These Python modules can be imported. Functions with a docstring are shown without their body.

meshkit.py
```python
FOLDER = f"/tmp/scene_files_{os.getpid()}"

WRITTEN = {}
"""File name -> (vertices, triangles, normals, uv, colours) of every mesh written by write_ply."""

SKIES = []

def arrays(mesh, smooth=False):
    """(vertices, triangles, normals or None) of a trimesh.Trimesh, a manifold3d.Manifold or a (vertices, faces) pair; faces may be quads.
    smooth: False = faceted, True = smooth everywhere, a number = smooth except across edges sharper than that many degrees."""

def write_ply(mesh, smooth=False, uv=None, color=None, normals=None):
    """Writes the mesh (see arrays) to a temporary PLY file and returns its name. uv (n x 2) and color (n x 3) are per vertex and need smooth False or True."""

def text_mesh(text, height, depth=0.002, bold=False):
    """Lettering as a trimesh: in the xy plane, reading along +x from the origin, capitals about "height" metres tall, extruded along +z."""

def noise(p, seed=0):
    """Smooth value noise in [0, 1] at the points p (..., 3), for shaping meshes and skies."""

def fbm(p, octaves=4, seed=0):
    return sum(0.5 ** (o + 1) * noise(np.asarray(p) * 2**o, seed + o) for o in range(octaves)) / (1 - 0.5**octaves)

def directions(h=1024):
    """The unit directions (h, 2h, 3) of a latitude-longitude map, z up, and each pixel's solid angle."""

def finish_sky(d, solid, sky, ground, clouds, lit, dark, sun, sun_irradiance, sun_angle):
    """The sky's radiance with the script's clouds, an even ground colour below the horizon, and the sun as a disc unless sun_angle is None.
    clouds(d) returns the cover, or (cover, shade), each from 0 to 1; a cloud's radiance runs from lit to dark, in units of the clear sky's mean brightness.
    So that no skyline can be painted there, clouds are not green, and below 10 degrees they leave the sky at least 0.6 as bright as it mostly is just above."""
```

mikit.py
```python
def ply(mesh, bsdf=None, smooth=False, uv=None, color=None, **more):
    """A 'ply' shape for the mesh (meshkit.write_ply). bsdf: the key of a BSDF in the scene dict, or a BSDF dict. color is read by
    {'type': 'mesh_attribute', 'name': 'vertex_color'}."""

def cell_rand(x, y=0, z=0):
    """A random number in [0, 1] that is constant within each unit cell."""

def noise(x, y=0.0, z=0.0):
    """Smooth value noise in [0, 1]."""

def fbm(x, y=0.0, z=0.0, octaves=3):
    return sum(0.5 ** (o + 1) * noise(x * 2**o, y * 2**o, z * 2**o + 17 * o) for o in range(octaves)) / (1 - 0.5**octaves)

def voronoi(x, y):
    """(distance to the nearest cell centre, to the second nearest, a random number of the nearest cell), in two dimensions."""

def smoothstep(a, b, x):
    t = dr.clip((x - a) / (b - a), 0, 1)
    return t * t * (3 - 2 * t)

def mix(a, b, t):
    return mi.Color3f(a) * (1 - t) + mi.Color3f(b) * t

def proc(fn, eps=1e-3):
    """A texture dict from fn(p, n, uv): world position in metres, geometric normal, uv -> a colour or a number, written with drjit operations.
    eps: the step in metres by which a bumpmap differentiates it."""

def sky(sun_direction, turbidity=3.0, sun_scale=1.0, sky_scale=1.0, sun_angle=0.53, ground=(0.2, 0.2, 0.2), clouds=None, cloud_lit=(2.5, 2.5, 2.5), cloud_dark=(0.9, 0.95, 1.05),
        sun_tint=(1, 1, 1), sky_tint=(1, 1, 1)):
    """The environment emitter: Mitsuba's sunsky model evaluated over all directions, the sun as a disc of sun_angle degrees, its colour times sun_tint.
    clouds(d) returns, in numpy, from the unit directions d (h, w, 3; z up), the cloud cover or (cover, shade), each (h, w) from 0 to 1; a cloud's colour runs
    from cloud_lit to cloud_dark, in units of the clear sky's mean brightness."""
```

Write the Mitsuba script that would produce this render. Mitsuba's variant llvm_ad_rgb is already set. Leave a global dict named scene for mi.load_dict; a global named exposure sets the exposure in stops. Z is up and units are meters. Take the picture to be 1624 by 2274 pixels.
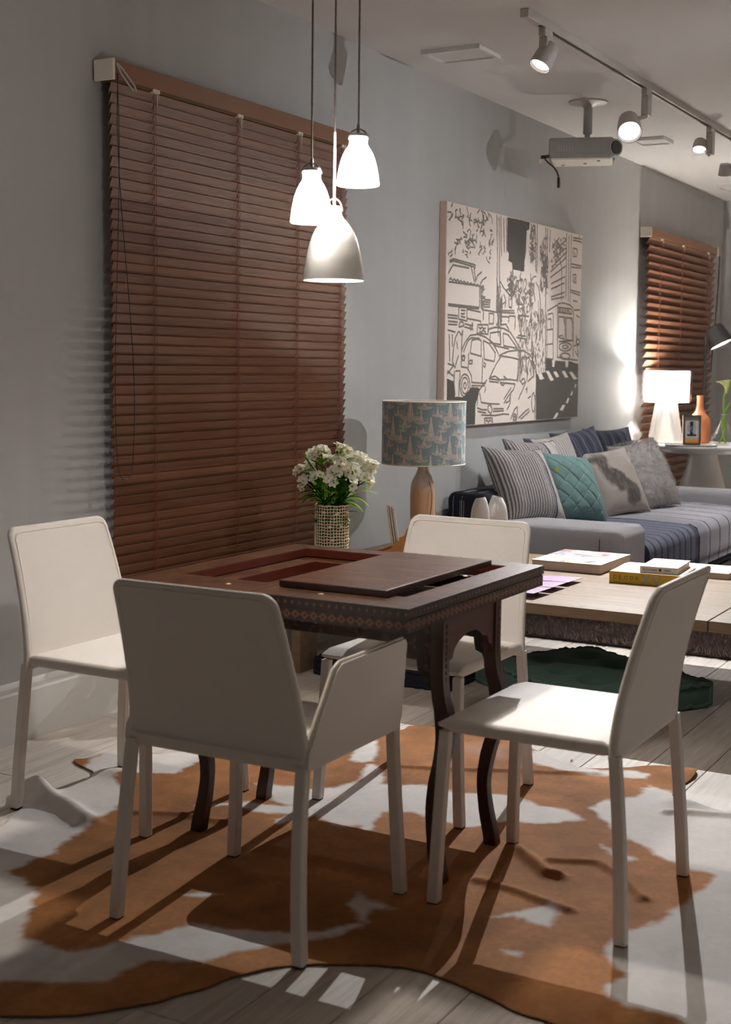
import math, random
import numpy as np, trimesh, shapely, shapely.geometry as sg
import drjit as dr, mitsuba as mi
import mikit, meshkit
from scipy.spatial import Delaunay
from mitsuba import ScalarTransform4f as T4

random.seed(7); rng = np.random.default_rng(7)
scene, labels = {}, {}
exposure = 0.30

# ---------------------------------------------------------------- camera
CAM = np.array([3.317, 0.0, 1.32])
FWD = np.array([-0.486350, 0.867170, -0.107149]); DOWN = np.array([0.061963, -0.088092, -0.994183])
scene['camera'] = {'type': 'thinlens', 'fov': 2*math.degrees(math.atan(812/2997.3)), 'fov_axis': 'x', 'aperture_radius': 0.005, 'focus_distance': 5.2,
                   'near_clip': 0.05, 'far_clip': 60.0, 'to_world': T4().look_at(origin=CAM.tolist(), target=(CAM+FWD).tolist(), up=(-DOWN).tolist())}

# light levels: the room's own lamps (each lamp's emitter stands in that lamp's builder)
OPAL, BULB = 34.0, 400.0                   # pendant shades (opal glass), bulb in the large pendant
TRACK = [4.0, 45.0, 17.0, 7.0]
TRACK_RIGHT = [8.5, 34.0, 50.0, 52.0, 10.0]      # spots of the second track, on the room's right side      # radiant intensity of the spots along the track
DRUM, DRUM_BULB = 9.0, 1500.0               # table lamp in the far corner
WARM, COOL = (1.0, 0.93, 0.85), (0.98, 0.99, 1.0)

# ---------------------------------------------------------------- helpers
def lin(r, g=None, b=None):
    c = np.array([r, g, b] if g is not None else r, float)/255.0
    return np.where(c <= 0.04045, c/12.92, ((c+0.055)/1.055)**2.4)
def L(*a): return [float(v) for v in lin(*a)]
def rgb(c): return {'type': 'rgb', 'value': [float(v) for v in c]}
def mat(key, color, rough=0.5, spec=0.5, **kw):
    bc = color if isinstance(color, dict) else rgb(color)
    scene[key] = {'type': 'twosided', 'bsdf': {'type': 'principled', 'base_color': bc, 'roughness': rough, 'specular': spec, **kw}}
    return key
VC = {'type': 'mesh_attribute', 'name': 'vertex_color'}
def number(key):
    if key not in scene and key not in THINGS: return key
    i = 1
    while f'{key}_{i:03d}' in scene or f'{key}_{i:03d}' in THINGS: i += 1
    return f'{key}_{i:03d}'
THINGS = set()
def thing(name, label, cat, group=None):
    k = number(name); THINGS.add(k); labels[k] = {'label': label, 'category': cat}
    if group: labels[k]['group'] = group
    return k
def struct(name, mesh=None, m=None, smooth=False, **kw):
    k = number(name); labels[k] = {'kind': 'structure'}; THINGS.add(k)
    if mesh is not None: scene[k] = mikit.ply(mesh, m, smooth, **kw)
    return k
def part(parent, name, mesh, m, smooth=False, label=None, kind=None, **kw):
    k = number(f'{parent}__{name}')
    scene[k] = mikit.ply(mesh, m, smooth, **kw); THINGS.add(k)
    if label or kind: labels[k] = {a: b for a, b in (('label', label), ('kind', kind)) if b}
    return k
def solo(name, label, cat, mesh, m, smooth=False, group=None, **kw):
    k = thing(name, label, cat, group); THINGS.discard(k); scene[k] = mikit.ply(mesh, m, smooth, **kw); THINGS.add(k); return k

def mesh(v, f): return trimesh.Trimesh(np.asarray(v, float), np.asarray(f), process=False)
def cat(ms): return trimesh.util.concatenate([m for m in ms])
def box(x0, x1, y0, y1, z0, z1, r=0.0):
    lo, hi = np.array([x0, y0, z0]), np.array([x1, y1, z1])
    r = min(r, 0.45*float(min(hi-lo)))
    if r <= 0: return trimesh.creation.box(extents=hi-lo, transform=trimesh.transformations.translation_matrix((lo+hi)/2))
    p = []
    for s in np.ndindex(2, 2, 2):
        c = np.where(np.array(s) == 0, lo, hi); d = np.where(np.array(s) == 0, 1, -1)*r
        for k in range(3):
            q = c + d; q[k] = c[k]; p.append(q)
        p.append(c + d*0.42)
    return trimesh.convex.convex_hull(np.array(p))
def loft(rings, caps=True, closed=True):
    rings = [np.asarray(r, float) for r in rings]; n = len(rings[0]); v = list(np.vstack(rings)); f = []
    for i in range(len(rings)-1):
        for j in range(n if closed else n-1):
            a, b = i*n+j, i*n+(j+1) % n; f += [[a, b, b+n], [a, b+n, a+n]]
    if caps and closed:
        for i, flip in ((0, True), (len(rings)-1, False)):
            c = len(v); v.append(rings[i].mean(0))
            for j in range(n):
                a, b = i*n+j, i*n+(j+1) % n; f.append([c, b, a] if flip else [c, a, b])
    m = mesh(v, f)
    if caps and closed and m.volume < 0: m.invert()
    return m
def lathe(profile, n=48, c=(0, 0, 0), smooth_close=True):
    pr = np.array(profile, float); a = np.linspace(0, 2*np.pi, n, endpoint=False)
    rings = [np.c_[r*np.cos(a), r*np.sin(a), np.full(n, z)] + np.array(c) for r, z in pr]
    v = np.vstack(rings); f = []; k = len(rings)
    for i in range(k-1):
        for j in range(n):
            p, q = i*n+j, i*n+(j+1) % n; f += [[p, q, q+n], [p, q+n, p+n]]
    m = mesh(v, f)
    return m
def solid_lathe(profile, n=48, c=(0, 0, 0)):
    pr = [(1e-5, profile[0][1])] + list(profile) + [(1e-5, profile[-1][1])]
    return lathe(pr, n, c)
def shell_lathe(outer, t, n=48, c=(0, 0, 0)):
    inner = [(max(r-t, 1e-4), z) for r, z in outer][::-1]
    return lathe(list(outer)+inner+[outer[0]], n, c)
def spline(pts, n=24):
    p = np.array(pts, float)
    if len(p) < 3: return np.array([p[0]+(p[-1]-p[0])*t for t in np.linspace(0, 1, n)])
    from scipy.interpolate import CubicSpline
    d = np.r_[0, np.cumsum(np.linalg.norm(np.diff(p, axis=0), axis=1))]
    return CubicSpline(d, p)(np.linspace(0, d[-1], n))
def tube(path, r, n=8, caps=True, rot=0.0, closed=False):
    p = np.array(path, float); t = np.gradient(p, axis=0)
    if closed: t = np.roll(p, -1, 0)-np.roll(p, 1, 0)
    t /= np.linalg.norm(t, axis=1, keepdims=True)+1e-12
    u = np.cross(t[0], [0, 0, 1.0]); u = np.cross(t[0], [0, 1.0, 0]) if np.linalg.norm(u) < 1e-3 else u
    u /= np.linalg.norm(u); rr = np.broadcast_to(np.asarray(r, float), len(p)); a = np.linspace(0, 2*np.pi, n, endpoint=False)+rot; rings = []
    for i in range(len(p)):
        u = u - t[i]*np.dot(u, t[i]); u /= np.linalg.norm(u); w = np.cross(t[i], u)
        rings.append(p[i] + rr[i]*(np.cos(a)[:, None]*u + np.sin(a)[:, None]*w))
    if closed: rings.append(rings[0])
    return loft(rings, caps and not closed)
def extrude(poly, h, axis='z', at=0.0):
    """polygon (a, b) extruded by h: axis z -> (a,b,h); y -> (a, h, b); x -> (h, a, b)"""
    P = sg.Polygon(poly) if not hasattr(poly, 'exterior') else poly
    m = trimesh.creation.extrude_polygon(P, h, engine='earcut'); v = m.vertices.copy()
    if axis == 'y': v = np.c_[v[:, 0], v[:, 2], v[:, 1]]
    if axis == 'x': v = np.c_[v[:, 2], v[:, 0], v[:, 1]]
    v[:, 'xyz'.index(axis)] += at
    m = mesh(v, m.faces)
    if m.volume < 0: m.invert()
    return m
def move(m, pos=(0, 0, 0), rz=0.0, rx=0.0, ry=0.0):
    m = m.copy(); v = m.vertices
    for ax, a in ((0, rx), (1, ry), (2, rz)):
        if a:
            M = trimesh.transformations.rotation_matrix(a, np.eye(3)[ax])[:3, :3]; v = v @ M.T
    m.vertices = v + np.array(pos); return m
def smooth_mesh(m, it=8):
    trimesh.smoothing.filter_taubin(m, iterations=it); return m
def cyl(p0, p1, r, n=20): return tube([p0, p1], r, n)
def rrect(hw, hh, r, n=4):
    o = []
    for k, (sx, sy) in enumerate(((1, 1), (-1, 1), (-1, -1), (1, -1))):
        for i in range(n+1):
            a = (k + i/n)*math.pi/2; o.append(((hw-r)*sx + r*math.cos(a), (hh-r)*sy + r*math.sin(a)))
    return np.array(o)
def spot(key, origin, target, power, color, cutoff=75.0, beam=25.0, weight=1.0):
    scene[key] = {'type': 'spot', 'to_world': T4().look_at(origin=list(map(float, origin)), target=list(map(float, target)), up=[0.1, 0.2, 1]),
                  'intensity': rgb(np.array(color)*power), 'cutoff_angle': cutoff, 'beam_width': beam, 'sampling_weight': weight}
def area(color, power, weight=1.0): return {'type': 'area', 'radiance': rgb(np.array(color)*power), 'sampling_weight': weight}

# ---------------------------------------------------------------- materials
N, FBM, SS, MIX = mikit.noise, mikit.fbm, mikit.smoothstep, mikit.mix
def wall_fn(p, n, uv):
    s = FBM(p.y*1.3+p.x*1.3, p.z*0.35, 0.0, 3)*0.6 + FBM(p.y*14+p.x*14, p.z*1.2, 3.0, 2)*0.4
    return MIX((0.425, 0.430, 0.432), (0.495, 0.492, 0.485), s)
mat('wall_paint', mikit.proc(wall_fn), 0.75, 0.25)
mat('ceiling_paint', (0.60, 0.585, 0.575), 0.9, 0.1)
mat('white_trim', (0.66, 0.65, 0.63), 0.35, 0.5)
def floor_fn(p, n, uv):
    k = dr.floor((p.x-0.3)/0.188); t = mikit.cell_rand(k, dr.floor((p.y+k*0.73)/2.4))
    g = FBM(p.x*70, p.y*3.5+k*9.1, 0.0, 3)*0.65 + N(p.x*260, p.y*14, 1.0)*0.35
    wash = FBM(p.x*7+k*3.3, p.y*1.6, 5.0, 3)
    c = MIX((0.555, 0.500, 0.450), (0.43, 0.37, 0.315), SS(0.30, 0.85, g*0.70+wash*0.35))
    return c*(0.92+0.16*t)
mat('floor_wood', mikit.proc(floor_fn), 0.5, 0.2)
mat('floor_gap', L(52, 44, 38), 0.9)
mat('leather', (0.70, 0.65, 0.60), 0.6, 0.15)
mat('leather_edge', (0.72, 0.65, 0.56), 0.5, 0.4)
mat('black_rubber', (0.012, 0.011, 0.010), 0.6)
mat('black_metal', (0.020, 0.019, 0.020), 0.45)
mat('grey_cord', L(98, 84, 78), 0.7)
def inlay_fn(p, n, uv):
    side = dr.abs(n.z) < 0.5
    c = dr.select(dr.abs(n.x) > 0.5, p.y, p.x)
    g = FBM(p.x*30, p.y*30, p.z*30, 3); fine = N(p.x*160, p.y*160, p.z*160)
    base = MIX((0.017, 0.006, 0.003), (0.050, 0.019, 0.008), g)
    # top: marquetry of small light stars and a worn, paler film
    qx, qy = p.x*55, p.y*55
    fx, fy = qx-dr.floor(qx)-0.5, qy-dr.floor(qy)-0.5
    star = SS(0.36, 0.26, dr.abs(fx)+dr.abs(fy)) * SS(0.35, 0.65, FBM(p.x*9, p.y*9, 2.0, 2))
    top = MIX(base, (0.115, 0.048, 0.018), star*0.55 + 0.22*fine*g)
    # edge: a row of triangles above, a chain of lozenges below
    u1 = c/0.021; t1 = u1-dr.floor(u1)-0.5; a1 = (p.z-0.744)/0.006
    tri = SS(0.62, 0.42, dr.abs(t1)*2.6+dr.abs(a1)*0.55)
    u2 = c/0.026; t2 = u2-dr.floor(u2)-0.5; a2 = (p.z-0.715)/0.009
    dd = dr.abs(t2)*1.6+dr.abs(a2)*0.62; chain = SS(0.22, 0.34, dd)*SS(0.86, 0.70, dd)
    band = dr.select(p.z > 0.7305, tri, dr.select(p.z > 0.699, chain, 0.35*SS(0.55, 0.8, N(c*90, p.z*90, 1.0))))
    edge = MIX((0.020, 0.010, 0.008), (0.17, 0.062, 0.022), band*(0.45+0.55*fine))
    return dr.select(side, edge, top)
mat('inlaid_wood', mikit.proc(inlay_fn), 0.34, 0.25)
mat('well_wood', L(70, 26, 18), 0.35, 0.5)
mat('dark_wood', L(52, 26, 16), 0.38, 0.5)
mat('red_wood', L(60, 27, 18), 0.4, 0.5)
mat('bone', L(205, 180, 130), 0.4)
def lid_fn(p, n, uv):
    g = FBM(p.x*9, p.y*90, p.z*9, 3)
    return MIX((0.021, 0.0075, 0.0035), (0.068, 0.026, 0.0105), g*0.8+0.2*N(p.x*200, p.y*200, 0.0))
mat('lid_wood', mikit.proc(lid_fn), 0.30, 0.3)
def slat_fn(p, n, uv):
    k = dr.floor(p.z/0.0374+0.5); t = mikit.cell_rand(k, 3, 5)
    g = FBM(p.y*5+k*7.7, p.z*160, k, 3)
    c = MIX((0.110, 0.048, 0.028), (0.235, 0.108, 0.062), 0.55*g+0.45*t)
    return c
mat('slat_wood', mikit.proc(slat_fn), 0.28, 0.35)
mat('rail_wood', L(128, 88, 64), 0.32, 0.5)
mat('ladder_cord', L(120, 62, 44), 0.8)
mat('cap_white', L(226, 218, 206), 0.5)
def oak_fn(p, n, uv):
    g = FBM(p.x*2.2, p.y*45, p.z*45, 3); f = N(p.x*12, p.y*240, p.z*240)
    return MIX((0.225, 0.160, 0.104), (0.180, 0.120, 0.072), SS(0.3, 0.75, g*0.7+f*0.3))
mat('oak', mikit.proc(oak_fn), 0.5, 0.2)
mat('brass', (0.62, 0.45, 0.2), 0.3, metallic=1.0)
mat('white_gloss', (0.74, 0.73, 0.70), 0.12, 0.5, clearcoat=0.6)
mat('ceramic', (0.62, 0.60, 0.57), 0.1, 0.5, clearcoat=0.8)
mat('vc_matte', VC, 0.85, 0.2)
mat('vc_hide', VC, 0.8, 0.12)
mat('rail_slot', L(92, 74, 40), 0.6)
mat('vc_gloss', VC, 0.22, 0.5)
mat('vc_fabric', VC, 0.9, 0.15, sheen=0.3)
mat('sofa_grey', L(176, 174, 178), 0.9, 0.15, sheen=0.4)
mat('teal_fabric', L(70, 124, 116), 0.9, 0.15, sheen=0.4)
mat('teal_dark', L(88, 114, 104), 0.9, 0.15, sheen=0.3)
mat('navy_fabric', L(38, 40, 50), 0.9, 0.15)
mat('seam', L(70, 70, 80), 0.9)
mat('metal_grey', L(150, 148, 146), 0.4)
mat('lamp_grey', L(168, 162, 156), 0.4)
mat('paper', L(208, 200, 188), 0.7)
mat('page_edge', L(196, 176, 162), 0.8)
mat('yellow_cover', L(200, 160, 24), 0.35)
mat('ink', L(70, 56, 44), 0.6)
mat('purple_card', L(140, 108, 142), 0.5)
mat('canvas_white', L(226, 214, 204), 0.8)
mat('canvas_side', L(214, 190, 172), 0.8)
mat('paint_dark', L(74, 70, 66), 0.7)
mat('paint_line', L(112, 104, 98), 0.7)
mat('crochet', L(226, 208, 178), 0.8)
mat('vase_inner', L(58, 74, 34), 0.4)
mat('tan_leather', L(196, 130, 66), 0.4)
mat('terracotta', L(196, 120, 78), 0.35)
mat('chrome', (0.62, 0.60, 0.58), 0.15, metallic=1.0)
scene['leaf'] = {'type': 'principledthin', 'base_color': VC, 'roughness': 0.35, 'diff_trans': 0.5}
scene['frosted_glass'] = {'type': 'blendbsdf', 'weight': 0.38, 'a': {'type': 'thindielectric', 'int_ior': 1.5}, 'b': {'type': 'twosided', 'bsdf': {'type': 'diffuse', 'reflectance': rgb((0.85, 0.83, 0.80))}}}
scene['clear_glass'] = {'type': 'thindielectric', 'int_ior': 1.5}
RUG = [(1.407, 1.915), (1.533, 1.996), (1.633, 2.112), (1.682, 2.219), (1.729, 2.336), (1.793, 2.418), (1.896, 2.482), (2.0, 2.528), (2.085, 2.532), (2.163, 2.516), (2.247, 2.487), (2.299, 2.468), (2.38, 2.458), (2.464, 2.43), (2.568, 2.45), (2.674, 2.513), (2.746, 2.727), (2.712, 3.145), (2.555, 3.665), (2.413, 3.947), (2.361, 3.963), (2.29, 3.959), (2.222, 3.952), (2.167, 4.02), (2.152, 4.121), (2.169, 4.224), (2.161, 4.305), (2.13, 4.344), (2.028, 4.312), (1.936, 4.226), (1.869, 4.179), (1.794, 4.163), (1.755, 4.23), (1.748, 4.189), (1.605, 4.277), (1.425, 4.34), (1.268, 4.371), (1.164, 4.365), (1.095, 4.329), (1.088, 4.253), (1.062, 4.236), (0.989, 4.128), (0.891, 3.978), (0.787, 3.848), (0.657, 3.709), (0.584, 3.626), (0.5, 3.537), (0.379, 3.513), (0.36, 3.401), (0.33, 3.346), (0.422, 3.307), (0.473, 3.281), (0.513, 3.211), (0.508, 3.033), (0.414, 3.048), (0.448, 2.986), (0.525, 2.909), (0.559, 2.821), (0.596, 2.744), (0.621, 2.582), (0.803, 2.286), (1.042, 2.038), (1.286, 1.886)]
WHITE = [[(0.297, 2.737), (0.601, 2.738), (0.384, 3.067), (0.418, 3.225), (0.486, 3.266), (0.576, 3.26), (0.689, 3.183), (0.781, 3.04), (0.792, 2.957), (0.808, 2.867), (0.815, 2.794), (0.832, 2.725), (0.867, 2.665), (0.867, 2.618), (0.869, 2.544), (0.858, 2.511), (0.964, 2.485), (1.035, 2.441), (1.055, 2.387), (1.12, 2.315), (1.146, 2.27), (1.194, 2.22), (1.347, 2.233), (1.382, 2.295), (1.43, 2.407), (1.453, 2.471), (1.565, 2.505), (1.703, 2.561), (1.742, 2.59), (1.781, 2.649), (1.795, 2.687), (1.81, 2.672), (1.796, 2.622), (1.759, 2.562), (1.732, 2.515), (1.65, 2.413), (1.626, 2.332), (1.508, 2.27), (1.485, 2.212), (1.493, 2.153), (1.417, 2.096), (1.341, 2.056), (1.259, 1.988), (1.042, 2.038)], [(0.38, 3.377), (0.35, 3.547), (0.571, 3.669), (0.687, 3.577), (0.693, 3.409), (0.609, 3.33), (0.576, 3.26), (0.486, 3.266)], [(0.973, 3.463), (1.004, 3.493), (1.059, 3.472), (1.12, 3.499), (1.187, 3.497), (1.228, 3.537), (1.26, 3.649), (1.194, 3.814), (1.214, 3.839), (1.286, 3.754), (1.341, 3.649), (1.378, 3.656), (1.423, 3.683), (1.478, 3.722), (1.562, 3.714), (1.646, 3.739), (1.721, 3.774), (1.774, 3.755), (1.842, 3.716), (1.927, 3.724), (1.991, 3.659), (1.91, 3.587), (1.851, 3.538), (1.799, 3.543), (1.771, 3.472), (1.722, 3.42), (1.616, 3.447), (1.553, 3.455), (1.495, 3.444), (1.47, 3.414), (1.519, 3.253), (1.485, 3.255), (1.46, 3.279), (1.407, 3.247), (1.311, 3.271), (1.261, 3.181), (1.238, 3.204), (1.249, 3.257), (1.183, 3.24), (1.114, 3.242), (1.038, 3.234), (0.976, 3.172), (0.969, 3.192), (1.078, 3.308), (1.148, 3.301), (1.21, 3.329), (1.124, 3.361), (1.065, 3.402)], [(2.023, 3.856), (2.065, 3.952), (2.074, 4.079), (2.133, 4.072), (2.193, 4.009), (2.356, 3.984), (2.436, 3.961), (2.613, 3.509), (2.712, 3.145), (2.746, 2.727), (2.674, 2.513), (2.594, 2.604), (2.476, 2.609), (2.419, 2.629), (2.416, 2.654), (2.443, 2.737), (2.407, 2.759), (2.353, 2.832), (2.344, 2.857), (2.367, 2.965), (2.443, 3.111), (2.454, 3.339), (2.455, 3.418), (2.421, 3.431), (2.376, 3.437), (2.331, 3.471), (2.261, 3.52), (2.183, 3.572), (2.105, 3.638), (2.029, 3.71), (1.987, 3.77)], [(2.05, 2.886), (2.106, 2.954), (2.149, 3.009), (2.183, 2.99), (2.199, 2.898), (2.169, 2.898), (2.103, 2.915)], [(2.144, 2.71), (2.193, 2.717), (2.205, 2.703), (2.165, 2.695)], [(1.603, 4.125), (1.605, 4.277), (1.754, 4.193), (1.876, 4.16), (1.965, 4.215), (2.036, 4.2), (2.034, 4.143), (1.855, 4.09), (1.691, 4.106)], [(1.717, 2.783), (1.713, 2.854), (1.747, 2.827), (1.831, 2.796), (1.779, 2.771), (1.804, 2.693), (1.769, 2.733)], [(1.338, 2.606), (1.362, 2.647), (1.419, 2.664), (1.386, 2.615)], [(2.117, 3.483), (2.196, 3.441), (2.245, 3.447), (2.21, 3.399)], [(1.117, 3.827), (1.028, 4.029), (1.067, 4.121), (1.188, 3.871), (1.162, 3.825)]]
PALE = [[(1.387, 4.17), (1.433, 4.244), (1.501, 4.226), (1.54, 4.117), (1.463, 4.101)]]
FOLDS = [[(1.911, 3.358), (2.002, 3.274), (2.075, 3.205), (2.106, 3.205)], [(1.937, 3.068), (2.057, 3.053), (2.152, 3.026), (2.21, 3.013)], [(2.044, 3.299), (2.164, 3.352), (2.247, 3.29), (2.345, 3.175)], [(1.276, 3.835), (1.457, 3.904), (1.722, 4.031), (1.893, 4.113)], [(2.197, 3.85), (2.372, 3.922)], [(0.849, 3.033), (0.972, 3.089), (1.125, 3.099)], [(0.425, 3.033), (0.544, 2.984), (0.658, 2.956), (0.783, 2.892)]]
DARKS = [[(7.518, 2.211), (7.862, 2.217), (7.856, 2.168), (7.817, 2.161), (7.811, 2.028), (7.795, 1.976), (7.793, 1.912), (7.744, 1.906), (7.719, 1.91), (7.614, 1.91), (7.601, 1.949), (7.548, 1.958), (7.551, 2.001), (7.524, 2.018)], [(8.182, 1.383), (8.292, 1.376), (8.299, 1.332), (8.332, 1.328), (8.348, 1.373), (8.528, 1.368), (8.541, 1.329), (8.583, 1.33), (8.592, 1.372), (8.776, 1.352), (8.795, 0.984), (8.039, 0.986), (8.029, 1.284), (8.188, 1.297)], [(6.735, 1.26), (6.818, 1.243), (6.838, 1.155), (6.739, 1.156)], [(7.048, 1.206), (7.174, 1.199), (7.151, 1.163), (7.117, 1.109), (7.108, 0.994), (6.737, 0.997), (6.736, 1.156), (6.897, 1.157), (6.945, 1.152), (7.0, 1.177)]]
DASHES = [[(8.046, 1.287), (8.116, 1.291), (8.164, 1.254), (8.093, 1.247)], [(8.187, 1.304), (8.242, 1.306), (8.334, 1.246), (8.274, 1.24)], [(8.316, 1.298), (8.371, 1.303), (8.43, 1.267), (8.374, 1.262)], [(8.466, 1.305), (8.527, 1.305), (8.6, 1.263), (8.536, 1.26)], [(8.605, 1.298), (8.66, 1.302), (8.768, 1.252), (8.694, 1.247)], [(8.73, 1.217), (8.751, 1.213), (8.732, 1.192), (8.712, 1.196)], [(8.67, 1.171), (8.694, 1.167), (8.672, 1.139), (8.637, 1.143)], [(8.595, 1.126), (8.626, 1.122), (8.594, 1.088), (8.558, 1.092)], [(8.501, 1.082), (8.555, 1.078), (8.504, 1.041), (8.45, 1.047)], [(8.391, 1.029), (8.438, 1.028), (8.375, 0.988), (8.328, 0.991)]]
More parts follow.
